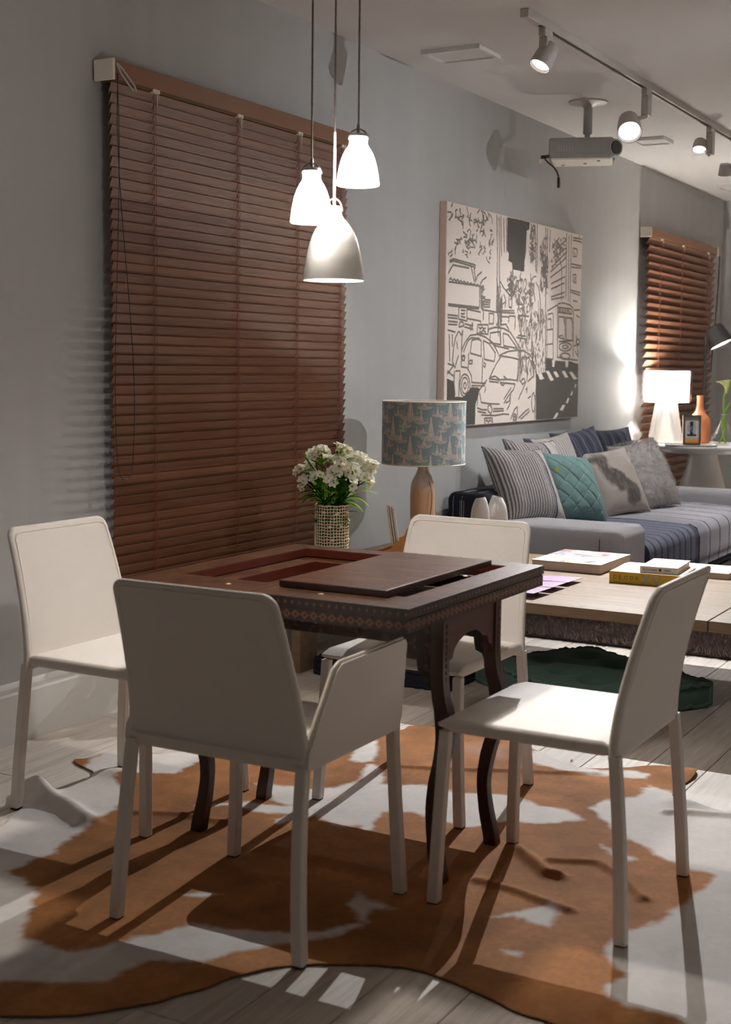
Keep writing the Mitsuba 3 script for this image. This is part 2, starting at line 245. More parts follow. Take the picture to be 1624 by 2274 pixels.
STROKES = [[(7.431, 1.389), (7.477, 1.402), (7.57, 1.419), (7.699, 1.429), (7.815, 1.426), (7.891, 1.411), (7.944, 1.389), (7.999, 1.337), (8.019, 1.297)], [(7.301, 1.256), (7.344, 1.296), (7.403, 1.346), (7.47, 1.39), (7.604, 1.385), (7.735, 1.374), (7.73, 1.309), (7.718, 1.245), (7.58, 1.252), (7.439, 1.249), (7.301, 1.256)], [(7.759, 1.377), (7.747, 1.297), (7.727, 1.232)], [(7.776, 1.38), (7.85, 1.394), (7.862, 1.336), (7.882, 1.284), (7.876, 1.238)], [(7.85, 1.388), (7.91, 1.382), (7.964, 1.336), (7.986, 1.271), (7.893, 1.238)], [(7.776, 1.377), (7.772, 1.303), (7.759, 1.239)], [(7.271, 1.25), (7.199, 1.211), (7.157, 1.181), (7.144, 1.151), (7.139, 1.102)], [(7.302, 1.241), (7.439, 1.234), (7.439, 1.246)], [(7.455, 1.234), (7.694, 1.223)], [(7.694, 1.22), (7.664, 1.188), (7.601, 1.157), (7.524, 1.107)], [(7.631, 1.201), (7.523, 1.133)], [(7.259, 1.21), (7.238, 1.174)], [(7.196, 1.119), (7.339, 1.108), (7.462, 1.105)], [(7.556, 1.11), (7.603, 1.119), (7.625, 1.157), (7.62, 1.106), (7.574, 1.068)], [(7.294, 1.096), (7.324, 1.105), (7.356, 1.073), (7.334, 1.049), (7.295, 1.068), (7.294, 1.096)], [(7.139, 1.09), (7.206, 1.077), (7.28, 1.075)], [(7.371, 1.079), (7.526, 1.076)], [(7.371, 1.064), (7.527, 1.063)], [(7.2, 1.046), (7.403, 1.038), (7.528, 1.044), (7.608, 1.039)], [(7.148, 1.069), (7.266, 1.057)], [(7.245, 1.027), (7.358, 1.024), (7.368, 0.989), (7.255, 0.99), (7.245, 1.027)], [(7.261, 1.011), (7.291, 1.013), (7.299, 1.0), (7.321, 1.012), (7.352, 1.005)], [(7.172, 1.175), (7.196, 1.119)], [(7.111, 1.079), (7.111, 0.994)], [(7.633, 1.009), (7.687, 1.066), (7.735, 1.084), (7.738, 1.039), (7.724, 1.0)], [(7.86, 1.232), (7.749, 1.129)], [(7.756, 1.012), (7.871, 1.055), (7.921, 1.067)], [(7.79, 1.005), (7.922, 1.047), (7.93, 1.06)], [(7.776, 1.239), (7.825, 1.258), (7.851, 1.238), (7.81, 1.219), (7.776, 1.239)], [(8.019, 1.297), (8.032, 1.231), (8.023, 1.098), (8.021, 0.998)], [(7.863, 1.186), (7.882, 1.199), (7.881, 1.166)], [(7.9, 1.133), (7.951, 1.146)], [(7.316, 1.265), (7.391, 1.271), (7.454, 1.252)], [(7.515, 1.271), (7.556, 1.255)], [(7.471, 1.227), (7.503, 1.215), (7.533, 1.227)], [(6.913, 1.412), (6.959, 1.46), (7.027, 1.503), (7.127, 1.511), (7.229, 1.499), (7.32, 1.474), (7.383, 1.438), (7.43, 1.402)], [(6.941, 1.407), (7.001, 1.473), (7.042, 1.488), (7.157, 1.488)], [(7.032, 1.402), (7.05, 1.474), (7.114, 1.484), (7.179, 1.477), (7.184, 1.386), (7.032, 1.402)], [(7.208, 1.477), (7.291, 1.461), (7.384, 1.407), (7.371, 1.358), (7.228, 1.369), (7.208, 1.477)], [(7.011, 1.402), (7.008, 1.307)], [(7.206, 1.38), (7.203, 1.296), (7.198, 1.235)], [(7.027, 1.361), (7.062, 1.361), (7.06, 1.343), (7.023, 1.342), (7.027, 1.361)], [(7.219, 1.35), (7.249, 1.341), (7.238, 1.323), (7.217, 1.332)], [(7.054, 1.236), (7.258, 1.229)], [(7.055, 1.218), (7.243, 1.216)], [(7.055, 1.206), (7.156, 1.202)], [(6.924, 1.324), (6.994, 1.319), (7.052, 1.277), (7.061, 1.236)], [(7.286, 1.546), (7.376, 1.558), (7.5, 1.555), (7.596, 1.536), (7.662, 1.5), (7.747, 1.444)], [(7.272, 1.527), (7.286, 1.546)], [(7.303, 1.522), (7.439, 1.535), (7.461, 1.458), (7.305, 1.467), (7.303, 1.522)], [(7.489, 1.527), (7.565, 1.52), (7.631, 1.486), (7.714, 1.44), (7.505, 1.453), (7.489, 1.527)], [(7.382, 1.45), (7.585, 1.435)], [(7.32, 1.474), (7.382, 1.45)], [(7.124, 1.565), (7.27, 1.57), (7.273, 1.515), (7.119, 1.517), (7.124, 1.565)], [(7.139, 1.553), (7.169, 1.542), (7.183, 1.555), (7.213, 1.544), (7.242, 1.551)], [(7.148, 1.53), (7.184, 1.525), (7.198, 1.537), (7.243, 1.526)], [(6.921, 1.383), (6.956, 1.381), (6.957, 1.36), (6.929, 1.36), (6.921, 1.383)], [(6.873, 1.551), (6.892, 1.575), (6.927, 1.573), (6.941, 1.553), (6.873, 1.545)], [(6.874, 1.522), (6.835, 1.486), (6.811, 1.422), (6.8, 1.353), (6.835, 1.318), (6.854, 1.353), (6.88, 1.388)], [(6.929, 1.53), (6.917, 1.471), (6.914, 1.389), (6.917, 1.319)], [(6.881, 1.522), (6.909, 1.5), (6.929, 1.53)], [(6.829, 1.301), (6.825, 1.243), (6.842, 1.161)], [(6.904, 1.295), (6.893, 1.236), (6.89, 1.16)], [(6.85, 1.464), (6.865, 1.423)], [(6.843, 1.301), (6.904, 1.301)], [(6.738, 1.899), (6.791, 1.914), (7.08, 1.9), (7.074, 1.876)], [(6.745, 1.891), (6.791, 1.903), (7.066, 1.888)], [(6.792, 1.88), (6.996, 1.877)], [(6.728, 1.831), (6.792, 1.886)], [(7.024, 1.885), (7.07, 1.806)], [(7.059, 1.893), (7.087, 1.807)], [(6.736, 1.786), (7.143, 1.786), (7.148, 1.664)], [(6.734, 1.666), (7.141, 1.664)], [(6.735, 1.658), (7.142, 1.655)], [(7.157, 1.787), (7.171, 1.656)], [(7.084, 1.806), (7.111, 1.843), (7.168, 1.868)], [(7.149, 1.798), (7.184, 1.824), (7.235, 1.842)], [(6.73, 1.607), (6.857, 1.606)], [(6.731, 1.592), (6.858, 1.591)], [(6.979, 1.648), (7.164, 1.638)], [(6.871, 1.655), (6.978, 1.657), (6.979, 1.581), (6.871, 1.589), (6.871, 1.655)], [(6.897, 1.639), (6.958, 1.639)], [(6.9, 1.622), (6.925, 1.617), (6.952, 1.624)], [(6.898, 1.604), (6.96, 1.601)], [(6.738, 1.573), (6.859, 1.571)], [(6.739, 1.556), (6.852, 1.556)], [(6.948, 1.565), (7.046, 1.557)], [(6.949, 1.548), (7.047, 1.539)], [(6.734, 1.524), (6.834, 1.515)], [(6.981, 1.596), (7.167, 1.587), (7.167, 1.572)], [(6.754, 1.502), (6.767, 1.352)], [(6.794, 1.503), (6.797, 1.434)], [(6.741, 1.341), (6.815, 1.33), (6.737, 1.283)], [(6.736, 1.301), (6.817, 1.272)], [(7.365, 2.21), (7.385, 1.97), (7.388, 1.769)], [(7.396, 2.201), (7.412, 2.033), (7.425, 1.79)], [(7.421, 2.21), (7.443, 1.975)], [(7.465, 2.202), (7.483, 2.002)], [(7.503, 2.206), (7.519, 2.005)], [(7.388, 1.769), (7.386, 1.665)], [(7.423, 1.833), (7.487, 1.793), (7.567, 1.76)], [(7.568, 1.754), (7.616, 1.75), (7.611, 1.681), (7.571, 1.686), (7.568, 1.754)], [(7.461, 1.693), (7.522, 1.715), (7.509, 1.677)], [(7.489, 1.756), (7.522, 1.721)], [(7.178, 1.654), (7.387, 1.647), (7.661, 1.652)], [(7.402, 1.657), (7.652, 1.667)], [(7.2, 1.658), (7.203, 1.592)], [(7.212, 1.712), (7.293, 1.713), (7.287, 1.673), (7.214, 1.67), (7.212, 1.712)], [(7.22, 1.7), (7.279, 1.7)], [(7.22, 1.685), (7.279, 1.688)], [(7.282, 1.637), (7.349, 1.636), (7.345, 1.578), (7.285, 1.576), (7.282, 1.637)], [(7.434, 1.624), (7.575, 1.626), (7.569, 1.592)], [(7.574, 1.633), (7.671, 1.633), (7.667, 1.551)], [(7.437, 1.575), (7.53, 1.581), (7.579, 1.548)], [(7.655, 1.765), (7.751, 1.661)], [(7.682, 1.709), (7.797, 1.708)], [(7.719, 1.641), (7.886, 1.641)], [(7.694, 1.507), (7.861, 1.498)], [(7.718, 1.52), (7.843, 1.517)], [(7.986, 2.215), (7.997, 1.912)], [(7.952, 2.206), (7.979, 1.924)], [(8.126, 2.209), (8.153, 1.764)], [(8.159, 2.206), (8.17, 1.831)], [(8.207, 2.203), (8.199, 2.058)], [(8.156, 1.764), (8.178, 1.304)], [(8.07, 1.727), (8.076, 1.496)], [(8.495, 2.203), (8.511, 1.781)], [(8.582, 2.204), (8.587, 1.743)], [(8.538, 2.193), (8.557, 1.763)], [(8.24, 1.861), (8.487, 1.923)], [(8.242, 1.828), (8.48, 1.882)], [(8.228, 1.901), (8.491, 1.992)], [(8.226, 1.937), (8.497, 2.047)], [(8.246, 1.778), (8.485, 1.821)], [(8.247, 1.762), (8.478, 1.79)], [(8.296, 1.838), (8.351, 1.851)], [(8.262, 2.063), (8.488, 2.162)], [(8.265, 2.029), (8.492, 2.108)], [(8.251, 1.969), (8.494, 2.081)], [(8.26, 2.102), (8.366, 2.165)], [(8.612, 2.186), (8.691, 2.189), (8.781, 2.19)], [(8.613, 2.169), (8.692, 2.172), (8.782, 2.169)], [(8.728, 2.22), (8.734, 2.2)], [(8.596, 2.013), (8.785, 2.012)], [(8.598, 1.992), (8.786, 1.998)], [(8.599, 1.841), (8.779, 1.833)], [(8.6, 1.827), (8.77, 1.815)], [(8.617, 2.118), (8.696, 2.117), (8.69, 2.068), (8.622, 2.063), (8.617, 2.118)], [(8.648, 2.106), (8.65, 2.072)], [(8.63, 1.946), (8.69, 1.946), (8.69, 1.894), (8.634, 1.898), (8.63, 1.946)], [(8.651, 1.934), (8.676, 1.921), (8.653, 1.906)], [(8.644, 1.774), (8.723, 1.77)], [(8.668, 1.712), (8.778, 1.717)], [(8.711, 1.679), (8.772, 1.667)], [(8.432, 1.764), (8.42, 1.98), (8.375, 2.031), (8.262, 2.063)], [(8.188, 1.832), (8.156, 1.896), (8.074, 1.937)], [(8.07, 1.727), (8.037, 1.824), (7.983, 1.856)], [(7.982, 1.736), (7.952, 1.799), (7.908, 1.823)], [(7.924, 1.701), (7.912, 1.765), (7.876, 1.789)], [(8.36, 1.72), (8.377, 1.741), (8.452, 1.751), (8.587, 1.743), (8.647, 1.725), (8.66, 1.684), (8.673, 1.397)], [(8.369, 1.727), (8.383, 1.394)], [(8.37, 1.717), (8.619, 1.717), (8.631, 1.683), (8.381, 1.687), (8.37, 1.717)], [(8.389, 1.711), (8.409, 1.695)], [(8.417, 1.708), (8.419, 1.691)], [(8.436, 1.709), (8.456, 1.693), (8.474, 1.711)], [(8.485, 1.691), (8.503, 1.709), (8.523, 1.692)], [(8.543, 1.693), (8.541, 1.708), (8.567, 1.702), (8.552, 1.699)], [(8.58, 1.708), (8.582, 1.689), (8.601, 1.69)], [(8.393, 1.66), (8.507, 1.657), (8.512, 1.513), (8.393, 1.524), (8.393, 1.66)], [(8.526, 1.658), (8.643, 1.655), (8.654, 1.509), (8.537, 1.51), (8.526, 1.658)], [(8.468, 1.669), (8.5, 1.616)], [(8.603, 1.661), (8.635, 1.627)], [(8.392, 1.53), (8.468, 1.539), (8.489, 1.512)], [(8.404, 1.497), (8.644, 1.509)], [(8.188, 1.686), (8.359, 1.733)], [(8.199, 1.666), (8.289, 1.676), (8.31, 1.379)], [(8.181, 1.665), (8.2, 1.385)], [(8.201, 1.633), (8.255, 1.641), (8.26, 1.574)], [(8.188, 1.565), (8.296, 1.575)], [(8.176, 1.472), (8.303, 1.481)], [(8.182, 1.385), (8.31, 1.379)], [(8.383, 1.394), (8.575, 1.385), (8.764, 1.377)], [(8.42, 1.408), (8.478, 1.395)], [(8.721, 1.546), (8.746, 1.476), (8.772, 1.412)], [(8.687, 1.474), (8.786, 1.483)], [(8.709, 1.44), (8.773, 1.398)], [(7.038, 1.218), (7.035, 1.198), (7.026, 1.179), (7.012, 1.165), (6.994, 1.156), (6.973, 1.153), (6.952, 1.157), (6.933, 1.166), (6.918, 1.181), (6.908, 1.199), (6.904, 1.219), (6.906, 1.239), (6.915, 1.257), (6.929, 1.271), (6.947, 1.28), (6.967, 1.283), (6.988, 1.28), (7.007, 1.271), (7.023, 1.256), (7.033, 1.238), (7.038, 1.218)], [(7.015, 1.218), (7.013, 1.204), (7.008, 1.191), (6.998, 1.181), (6.986, 1.174), (6.972, 1.172), (6.958, 1.175), (6.946, 1.181), (6.935, 1.192), (6.928, 1.204), (6.926, 1.219), (6.927, 1.233), (6.933, 1.246), (6.942, 1.256), (6.954, 1.262), (6.968, 1.264), (6.982, 1.262), (6.995, 1.256), (7.005, 1.245), (7.012, 1.232), (7.015, 1.218)], [(6.987, 1.218), (6.986, 1.213), (6.984, 1.208), (6.981, 1.204), (6.976, 1.201), (6.971, 1.201), (6.966, 1.201), (6.961, 1.204), (6.957, 1.208), (6.954, 1.213), (6.953, 1.218), (6.954, 1.224), (6.956, 1.229), (6.96, 1.233), (6.964, 1.235), (6.969, 1.236), (6.974, 1.235), (6.979, 1.233), (6.983, 1.229), (6.986, 1.224), (6.987, 1.218)], [(7.726, 1.013), (7.725, 1.005), (7.722, 0.998), (7.716, 0.993), (7.708, 0.989), (7.7, 0.988), (7.691, 0.99), (7.683, 0.994), (7.677, 1.0), (7.672, 1.007), (7.67, 1.015), (7.671, 1.023), (7.675, 1.03), (7.681, 1.035), (7.688, 1.039), (7.697, 1.04), (7.705, 1.038), (7.713, 1.035), (7.72, 1.029), (7.724, 1.021), (7.726, 1.013)], [(7.711, 1.014), (7.711, 1.01), (7.709, 1.007), (7.706, 1.004), (7.703, 1.003), (7.699, 1.002), (7.695, 1.003), (7.691, 1.005), (7.688, 1.008), (7.686, 1.011), (7.685, 1.014), (7.686, 1.018), (7.687, 1.021), (7.69, 1.024), (7.693, 1.025), (7.698, 1.026), (7.702, 1.025), (7.705, 1.023), (7.708, 1.021), (7.71, 1.017), (7.711, 1.014)], [(8.019, 1.105), (8.019, 1.086), (8.016, 1.07), (8.011, 1.057), (8.003, 1.048), (7.995, 1.046), (7.986, 1.049), (7.978, 1.057), (7.971, 1.071), (7.966, 1.087), (7.963, 1.106), (7.964, 1.124), (7.967, 1.141), (7.972, 1.154), (7.979, 1.162), (7.987, 1.165), (7.996, 1.162), (8.004, 1.153), (8.012, 1.14), (8.017, 1.123), (8.019, 1.105)], [(8.638, 1.467), (8.633, 1.458), (8.616, 1.45), (8.591, 1.443), (8.559, 1.439), (8.523, 1.437), (8.487, 1.438), (8.455, 1.441), (8.43, 1.447), (8.413, 1.454), (8.407, 1.462), (8.412, 1.471), (8.427, 1.479), (8.452, 1.485), (8.483, 1.49), (8.519, 1.492), (8.555, 1.491), (8.588, 1.488), (8.614, 1.483), (8.631, 1.475), (8.638, 1.467)], [(8.579, 1.465), (8.576, 1.462), (8.568, 1.459), (8.556, 1.457), (8.54, 1.455), (8.522, 1.454), (8.504, 1.454), (8.488, 1.455), (8.475, 1.458), (8.467, 1.46), (8.464, 1.463), (8.466, 1.467), (8.474, 1.47), (8.486, 1.472), (8.502, 1.474), (8.52, 1.475), (8.538, 1.475), (8.554, 1.473), (8.567, 1.471), (8.576, 1.469), (8.579, 1.465)], [(8.613, 1.403), (8.609, 1.397), (8.597, 1.391), (8.578, 1.386), (8.554, 1.383), (8.527, 1.381), (8.5, 1.382), (8.476, 1.385), (8.457, 1.389), (8.444, 1.395), (8.44, 1.401), (8.443, 1.408), (8.455, 1.413), (8.474, 1.418), (8.497, 1.422), (8.524, 1.423), (8.551, 1.422), (8.575, 1.42), (8.595, 1.415), (8.608, 1.41), (8.613, 1.403)], [(8.784, 1.505), (8.783, 1.499), (8.78, 1.494), (8.773, 1.49), (8.765, 1.487), (8.756, 1.486), (8.746, 1.487), (8.738, 1.489), (8.731, 1.493), (8.726, 1.498), (8.724, 1.503), (8.725, 1.509), (8.729, 1.514), (8.735, 1.518), (8.744, 1.521), (8.753, 1.522), (8.762, 1.521), (8.771, 1.519), (8.778, 1.515), (8.783, 1.51), (8.784, 1.505)], [(6.962, 1.375), (6.961, 1.37), (6.958, 1.366), (6.954, 1.363), (6.949, 1.361), (6.943, 1.36), (6.937, 1.361), (6.931, 1.363), (6.927, 1.366), (6.924, 1.37), (6.923, 1.374), (6.924, 1.379), (6.926, 1.383), (6.93, 1.386), (6.936, 1.388), (6.942, 1.389), (6.948, 1.389), (6.953, 1.387), (6.958, 1.383), (6.961, 1.379), (6.962, 1.375)], [(6.742, 1.796), (6.763, 1.808), (6.785, 1.795), (6.806, 1.806), (6.828, 1.793), (6.849, 1.805), (6.871, 1.791), (6.892, 1.803), (6.915, 1.789), (6.936, 1.801), (6.959, 1.787), (6.98, 1.799), (7.003, 1.785), (7.025, 1.797), (7.048, 1.784), (7.071, 1.796), (7.094, 1.782), (7.116, 1.794), (7.14, 1.78), (7.163, 1.792)]]
SCRIB = [[(6.746, 2.204), (7.332, 2.267), (7.348, 1.961), (6.757, 1.918)], [(7.553, 1.865), (7.673, 1.873), (7.678, 1.779), (7.559, 1.772)], [(7.868, 2.198), (7.961, 2.207), (7.975, 1.989), (7.881, 1.982)], [(8.037, 2.097), (8.151, 2.107), (8.172, 1.798), (8.057, 1.792)], [(7.689, 1.867), (7.956, 1.884), (7.968, 1.69), (7.7, 1.678)], [(7.717, 1.666), (8.144, 1.684), (8.169, 1.311), (7.738, 1.309)], [(7.388, 1.769), (7.457, 1.773), (7.468, 1.57), (7.399, 1.568)], [(8.256, 2.155), (8.487, 2.175), (8.501, 1.986), (8.269, 1.97)], [(7.171, 1.788), (7.2, 1.789), (7.207, 1.658), (7.178, 1.657)], [(7.024, 1.579), (7.059, 1.581), (7.061, 1.533), (7.026, 1.532)]]
# ---------------------------------------------------------------- the room
X1, Y0, Y1, H = 5.6, -1.7, 12.55, 2.86
struct('wall_left', box(-0.12, 0, Y0-0.12, Y1+0.12, 0, H), 'wall_paint')
struct('wall_back', box(0, X1, Y1, Y1+0.12, 0, H), 'wall_paint')
struct('wall_right', box(X1, X1+0.12, Y0-0.12, Y1+0.12, 0, H), 'wall_paint')
struct('wall_front', box(0, X1, Y0-0.12, Y0, 0, H), 'wall_paint')
struct('ceiling', box(-0.12, X1+0.12, Y0-0.12, Y1+0.12, H, H+0.1), 'ceiling_paint')
fl = struct('floor', box(-0.12, X1+0.12, Y0-0.12, Y1+0.12, -0.06, -0.012), 'floor_gap')
for k in range(-2, 29):
    xa, xb = max(0.3+0.188*k, 0.001)+0.0011, min(0.3+0.188*(k+1), X1)-0.0011
    if xb-xa < 0.02: continue
    off = (k*0.73) % 2.4; ys = [Y0]+[y for y in np.arange(-4.8-off, 16, 2.4) if Y0+0.2 < y < Y1-0.2]+[Y1]
    for a, b in zip(ys[:-1], ys[1:]):
        m = box(xa, xb, a+0.001, b-0.001, -0.012, 0.0, 0.0016)
        part(fl, 'plank', m, 'floor_wood')
prof = [(0.0, 0.0), (0.016, 0.0), (0.016, 0.172), (0.012, 0.180), (0.012, 0.196), (0.008, 0.206), (0.004, 0.214), (0.0, 0.214)]
def base_y(x0, ya, yb, s=1):
    m = extrude([(s*a, b) for a, b in prof], yb-ya, 'y'); m.vertices += [x0, ya, 0]; return m
struct('baseboard_left', base_y(0, Y0, Y1), 'white_trim')
m = extrude([(-a, b) for a, b in prof], X1, 'x'); m.vertices += [0, Y1, 0]
struct('baseboard_back', m, 'white_trim')
struct('baseboard_right', base_y(X1, Y0, Y1, -1), 'white_trim')

# ceiling hatches: thin square plates with a bevelled lip
def hatch(x0, x1, y0, y1, label):
    t = thing('ceiling_panel', label, 'ceiling panel')
    part(t, 'frame', cat([box(x0, x1, y0, y0+0.02, H-0.022, H), box(x0, x1, y1-0.02, y1, H-0.022, H), box(x0, x0+0.02, y0+0.02, y1-0.02, H-0.022, H), box(x1-0.02, x1, y0+0.02, y1-0.02, H-0.022, H)]), 'white_trim')
    part(t, 'plate', box(x0+0.02, x1-0.02, y0+0.02, y1-0.02, H-0.014, H), 'ceiling_paint')
hatch(0.205, 0.52, 6.05, 6.30, 'flat white square panel on the ceiling left of the track end')
hatch(0.315, 0.54, 8.93, 9.16, 'flat white ceiling panel behind the projector and the brightest spotlight')
hatch(0.22, 0.52, 11.45, 11.75, 'small pale ceiling panel at the far right, above the far blind')

# ---------------------------------------------------------------- white leather chairs
def chair(pos, ang, label, arms=False, wide=0.0):
    t = thing('armchair' if arms else 'dining_chair', label, 'chair')
    G = lambda m: move(m, (pos[0], pos[1], 0), ang)
    W = 0.236+wide
    # seat: a thin upholstered slab, a little wider in front
    rings = []
    for y in np.linspace(-0.218, 0.240, 13):
        e = min((y+0.218)/0.02, (0.240-y)/0.02, 1.0); e = math.sqrt(max(1-(1-e)**2, 0.05))
        sag = 0.006*(1-((y-0.01)/0.23)**2)
        s = rrect(W*(1-0.015*(1-e))-0.002, 0.0175*e, 0.012*e, 4)
        rings.append(np.c_[s[:, 0], np.full(len(s), y), 0.4525+s[:, 1]-sag*(s[:, 1] > 0)*(np.abs(s[:, 0]) < W*0.9)])
    part(t, 'seat', G(loft(rings)), 'leather', 40)
    # back: one curved sheet from below the seat to the top
    zc = np.array([0.425, 0.47, 0.55, 0.65, 0.75, 0.835]); yc = np.array([-0.222, -0.223, -0.229, -0.244, -0.266, -0.290])+(np.array([0.026, 0.026, 0.022, 0.012, 0.003, -0.004]) if arms else np.array([0.016, 0.016, 0.013, 0.007, 0.002, -0.002]))
    from scipy.interpolate import CubicSpline
    yb = CubicSpline(zc, yc); zs = np.r_[0.424, 0.426, 0.432, np.linspace(0.445, 0.79, 18), 0.8, 0.81, 0.818, 0.825, 0.830, 0.8335, 0.8355]
    top = 0.836; rings = []
    hw = lambda z: W + 0.004 - (0.030 if arms else 0.024)*((z-0.42)/0.416)
    for z in zs:
        w = hw(z); r = 0.034
        if z > top-r: w -= r-math.sqrt(max(r*r-(z-top+r)**2, 0))
        th = 0.0125 - 0.003*(z-0.42)/0.41
        if z > top-0.008: th *= math.sqrt(max(1-((z-top+0.008)/0.0082)**2, 0.02))
        if z < 0.432: th *= math.sqrt(max(1-((0.432-z)/0.0085)**2, 0.02))
        s = rrect(max(w, 0.02), th, min(th*0.92, 0.01), 4)
        rings.append(np.c_[s[:, 0], float(yb(z))+s[:, 1], np.full(len(s), z)])
    bk = part(t, 'backrest', G(loft(rings)), 'leather', 40)
    for side in (-1, 1):
        path = []
        for z in np.r_[np.linspace(0.46, 0.80, 12)]: path.append((-hw(z)+0.016, float(yb(z))+side*0.0107, z))
        path += [(-hw(0.815)+0.022, float(yb(0.812))+side*0.0105, 0.814), (-hw(0.82)+0.04, float(yb(0.82))+side*0.0102, 0.8195)]
        path += [(-a, b, c) for a, b, c in path[::-1]]
        part(bk, 'stitching', G(tube(np.array(path), 0.0019, 6)), 'leather_edge', True)
    # legs, each its own
    for fx in (-1, 1):
        for back in (False, True):
            if back: P = spline([(fx*(W+0.010), -0.243, 0.008), (fx*(W-0.002), -0.230, 0.22), (fx*(W-0.010), -0.2215+(0.020 if arms else 0.012), 0.44)], 8)
            else: P = spline([(fx*(W+0.006), 0.238, 0.008), (fx*(W-0.006), 0.232, 0.22), (fx*(W-0.014), 0.222, 0.437)], 8)
            rings = [np.c_[q[:, 0]+c[0], q[:, 1]+c[1], np.full(len(q), c[2])] for c, q in ((c, rrect(0.0148-0.0012*i/7, 0.0148-0.0012*i/7, 0.0045, 3)) for i, c in enumerate(P))]
            lg = part(t, 'leg', G(loft(rings)), 'leather', 40)
            part(lg, 'glide', G(box(P[0][0]-0.013, P[0][0]+0.013, P[0][1]-0.013, P[0][1]+0.013, 0.001, 0.010, 0.002)), 'black_rubber', label='black glide')
    if arms:
        for s in (-1, 1):
            poly = sg.Polygon([(-0.212, 0.432), (0.205, 0.432), (0.230, 0.46), (0.254, 0.640), (0.246, 0.652), (-0.062, 0.648), (-0.086, 0.634), (-0.205, 0.47)]).buffer(-0.008).buffer(0.008)
            m = extrude(poly, 0.020, 'x'); m.vertices[:, 0] += s*(W-0.002)-0.010
            a = part(t, 'arm_panel', G(m), 'leather', 30)
            path = [(s*(W-0.002), y, z) for y, z in ((-0.2, 0.478), (-0.088, 0.636), (-0.064, 0.650), (0.244, 0.654))]
            part(a, 'edge_piping', G(tube(np.array(path), 0.0055, 8)), 'leather_edge', True)
    return t
chair((1.546, 2.666), 0.0, 'white leather armchair in front of the game table, its back to the camera', arms=True, wide=0.012)
chair((0.757, 3.140), -math.pi/2, 'white leather dining chair by the left wall, its lit front toward the table')
chair((1.482, 3.665), math.pi-0.02, 'white leather dining chair behind the dark table, nearest the low oak table')
chair((2.138, 3.140), math.pi/2, 'white leather dining chair right of the dark table, bright light on its seat', wide=0.004)

# ---------------------------------------------------------------- inlaid game table
gt = thing('game_table', 'dark wooden inlaid game table with open well, S-curved legs and scalloped aprons', 'table')
TX0, TX1, TY0, TY1, TZ, SPL = 1.04, 1.886, 2.762, 3.606, 0.757, 1.435
def slab(hole, z0, z1, inset, half):
    P = sg.box(TX0+inset, TY0+inset, TX1-inset, TY1-inset)
    if hole: P = P.difference(sg.box(*hole))
    P = P.intersection(sg.box(TX0-1, 0, SPL-0.0012, 9) if half == 0 else sg.box(SPL+0.0012, 0, 9, 9))
    return cat([extrude(g, z1-z0, 'z', z0) for g in getattr(P, 'geoms', [P])])
hole1, hole2 = (1.122, 2.912, 1.800, 3.536), (1.192, 2.975, 1.738, 3.470)
for half in (0, 1):
    lf = part(gt, 'top_leaf', slab(hole1, 0.7325, TZ, 0.0, half), 'inlaid_wood')
    part(lf, 'lower_board', slab(hole2, 0.699, 0.7295, 0.002, half), 'inlaid_wood')
    part(lf, 'groove', slab(hole1, 0.7290, 0.7330, 0.005, half), 'dark_wood')
w = part(gt, 'well_floor', box(hole2[0], hole2[2], hole2[1], hole2[3], 0.690, 0.6995), 'lid_wood')
lin_ = []
for (a, b, c, d), z0, z1 in ((hole1, 0.7335, 0.7555), (hole2, 0.700, 0.7290)):
    lin_ += [box(a, c, b, b+0.003, z0, z1), box(a, c, d-0.003, d, z0, z1), box(a, a+0.003, b+0.003, d-0.003, z0, z1), box(c-0.003, c, b+0.003, d-0.003, z0, z1)]
part(gt, 'well_lining', cat(lin_), 'well_wood')
lx = [(hole1[0], hole1[1]), (hole1[2], hole1[1])]
# bone inlay dots on the top's front border
for x, y in ((1.602, 2.836), (1.32, 2.84), (1.78, 3.30)):
    part(gt, 'inlay_disc', solid_lathe([(0.007, TZ-0.0005), (0.006, TZ+0.0006)], 16, (x, y, 0)), 'bone')
BX0, BX1, BY0, BY1 = 1.088, 1.850, 3.010, 3.362
part(gt, 'underframe', box(BX0+0.02, BX1-0.02, BY0+0.018, BY1-0.018, 0.655, 0.6995), 'dark_wood')
def bracket_long():
    a, b = BX0, BX1
    L_ = [(a, 0.698), (a, 0.50), (a+0.018, 0.502), (a+0.030, 0.515), (a+0.040, 0.537), (a+0.060, 0.545), (a+0.066, 0.58), (a+0.100, 0.582), (a+0.105, 0.618)]
    R_ = [(a+b-x, z) for x, z in L_[::-1]]
    return L_+R_
def bracket_short():
    a, b = BY0, BY1; c = (a+b)/2
    L_ = [(a, 0.698), (a, 0.535), (a+0.022, 0.537), (a+0.034, 0.550), (a+0.044, 0.575), (a+0.062, 0.580), (a+0.074, 0.602), (a+0.098, 0.618), (c-0.03, 0.632)]
    return L_+[(a+b-y, z) for y, z in L_[::-1]]
for y in (BY0-0.004, BY1-0.010):
    ap = part(gt, 'long_apron', extrude(bracket_long(), 0.014, 'y', y), 'inlaid_wood')
    if y < 3.2:
        d = part(gt, 'drawer', box(1.30, 1.62, y-0.004, y+0.002, 0.630, 0.690, 0.002), 'inlaid_wood')
        for x in (1.452, 1.492):
            part(d, 'pull', solid_lathe([(0.0045, 0), (0.003, 0.004), (0.006, 0.012), (0.002, 0.018)], 12, (0, 0, 0)) if False else move(solid_lathe([(0.004, 0), (0.0025, 0.004), (0.006, 0.011), (0.0015, 0.020)], 12), (x, y-0.004, 0.652), 0, math.pi/2), 'bone', True, label='small pale pull')
        for x in (1.40, 1.545):
            part(d, 'divider', box(x-0.002, x+0.002, y-0.006, y-0.001, 0.632, 0.688), 'dark_wood')
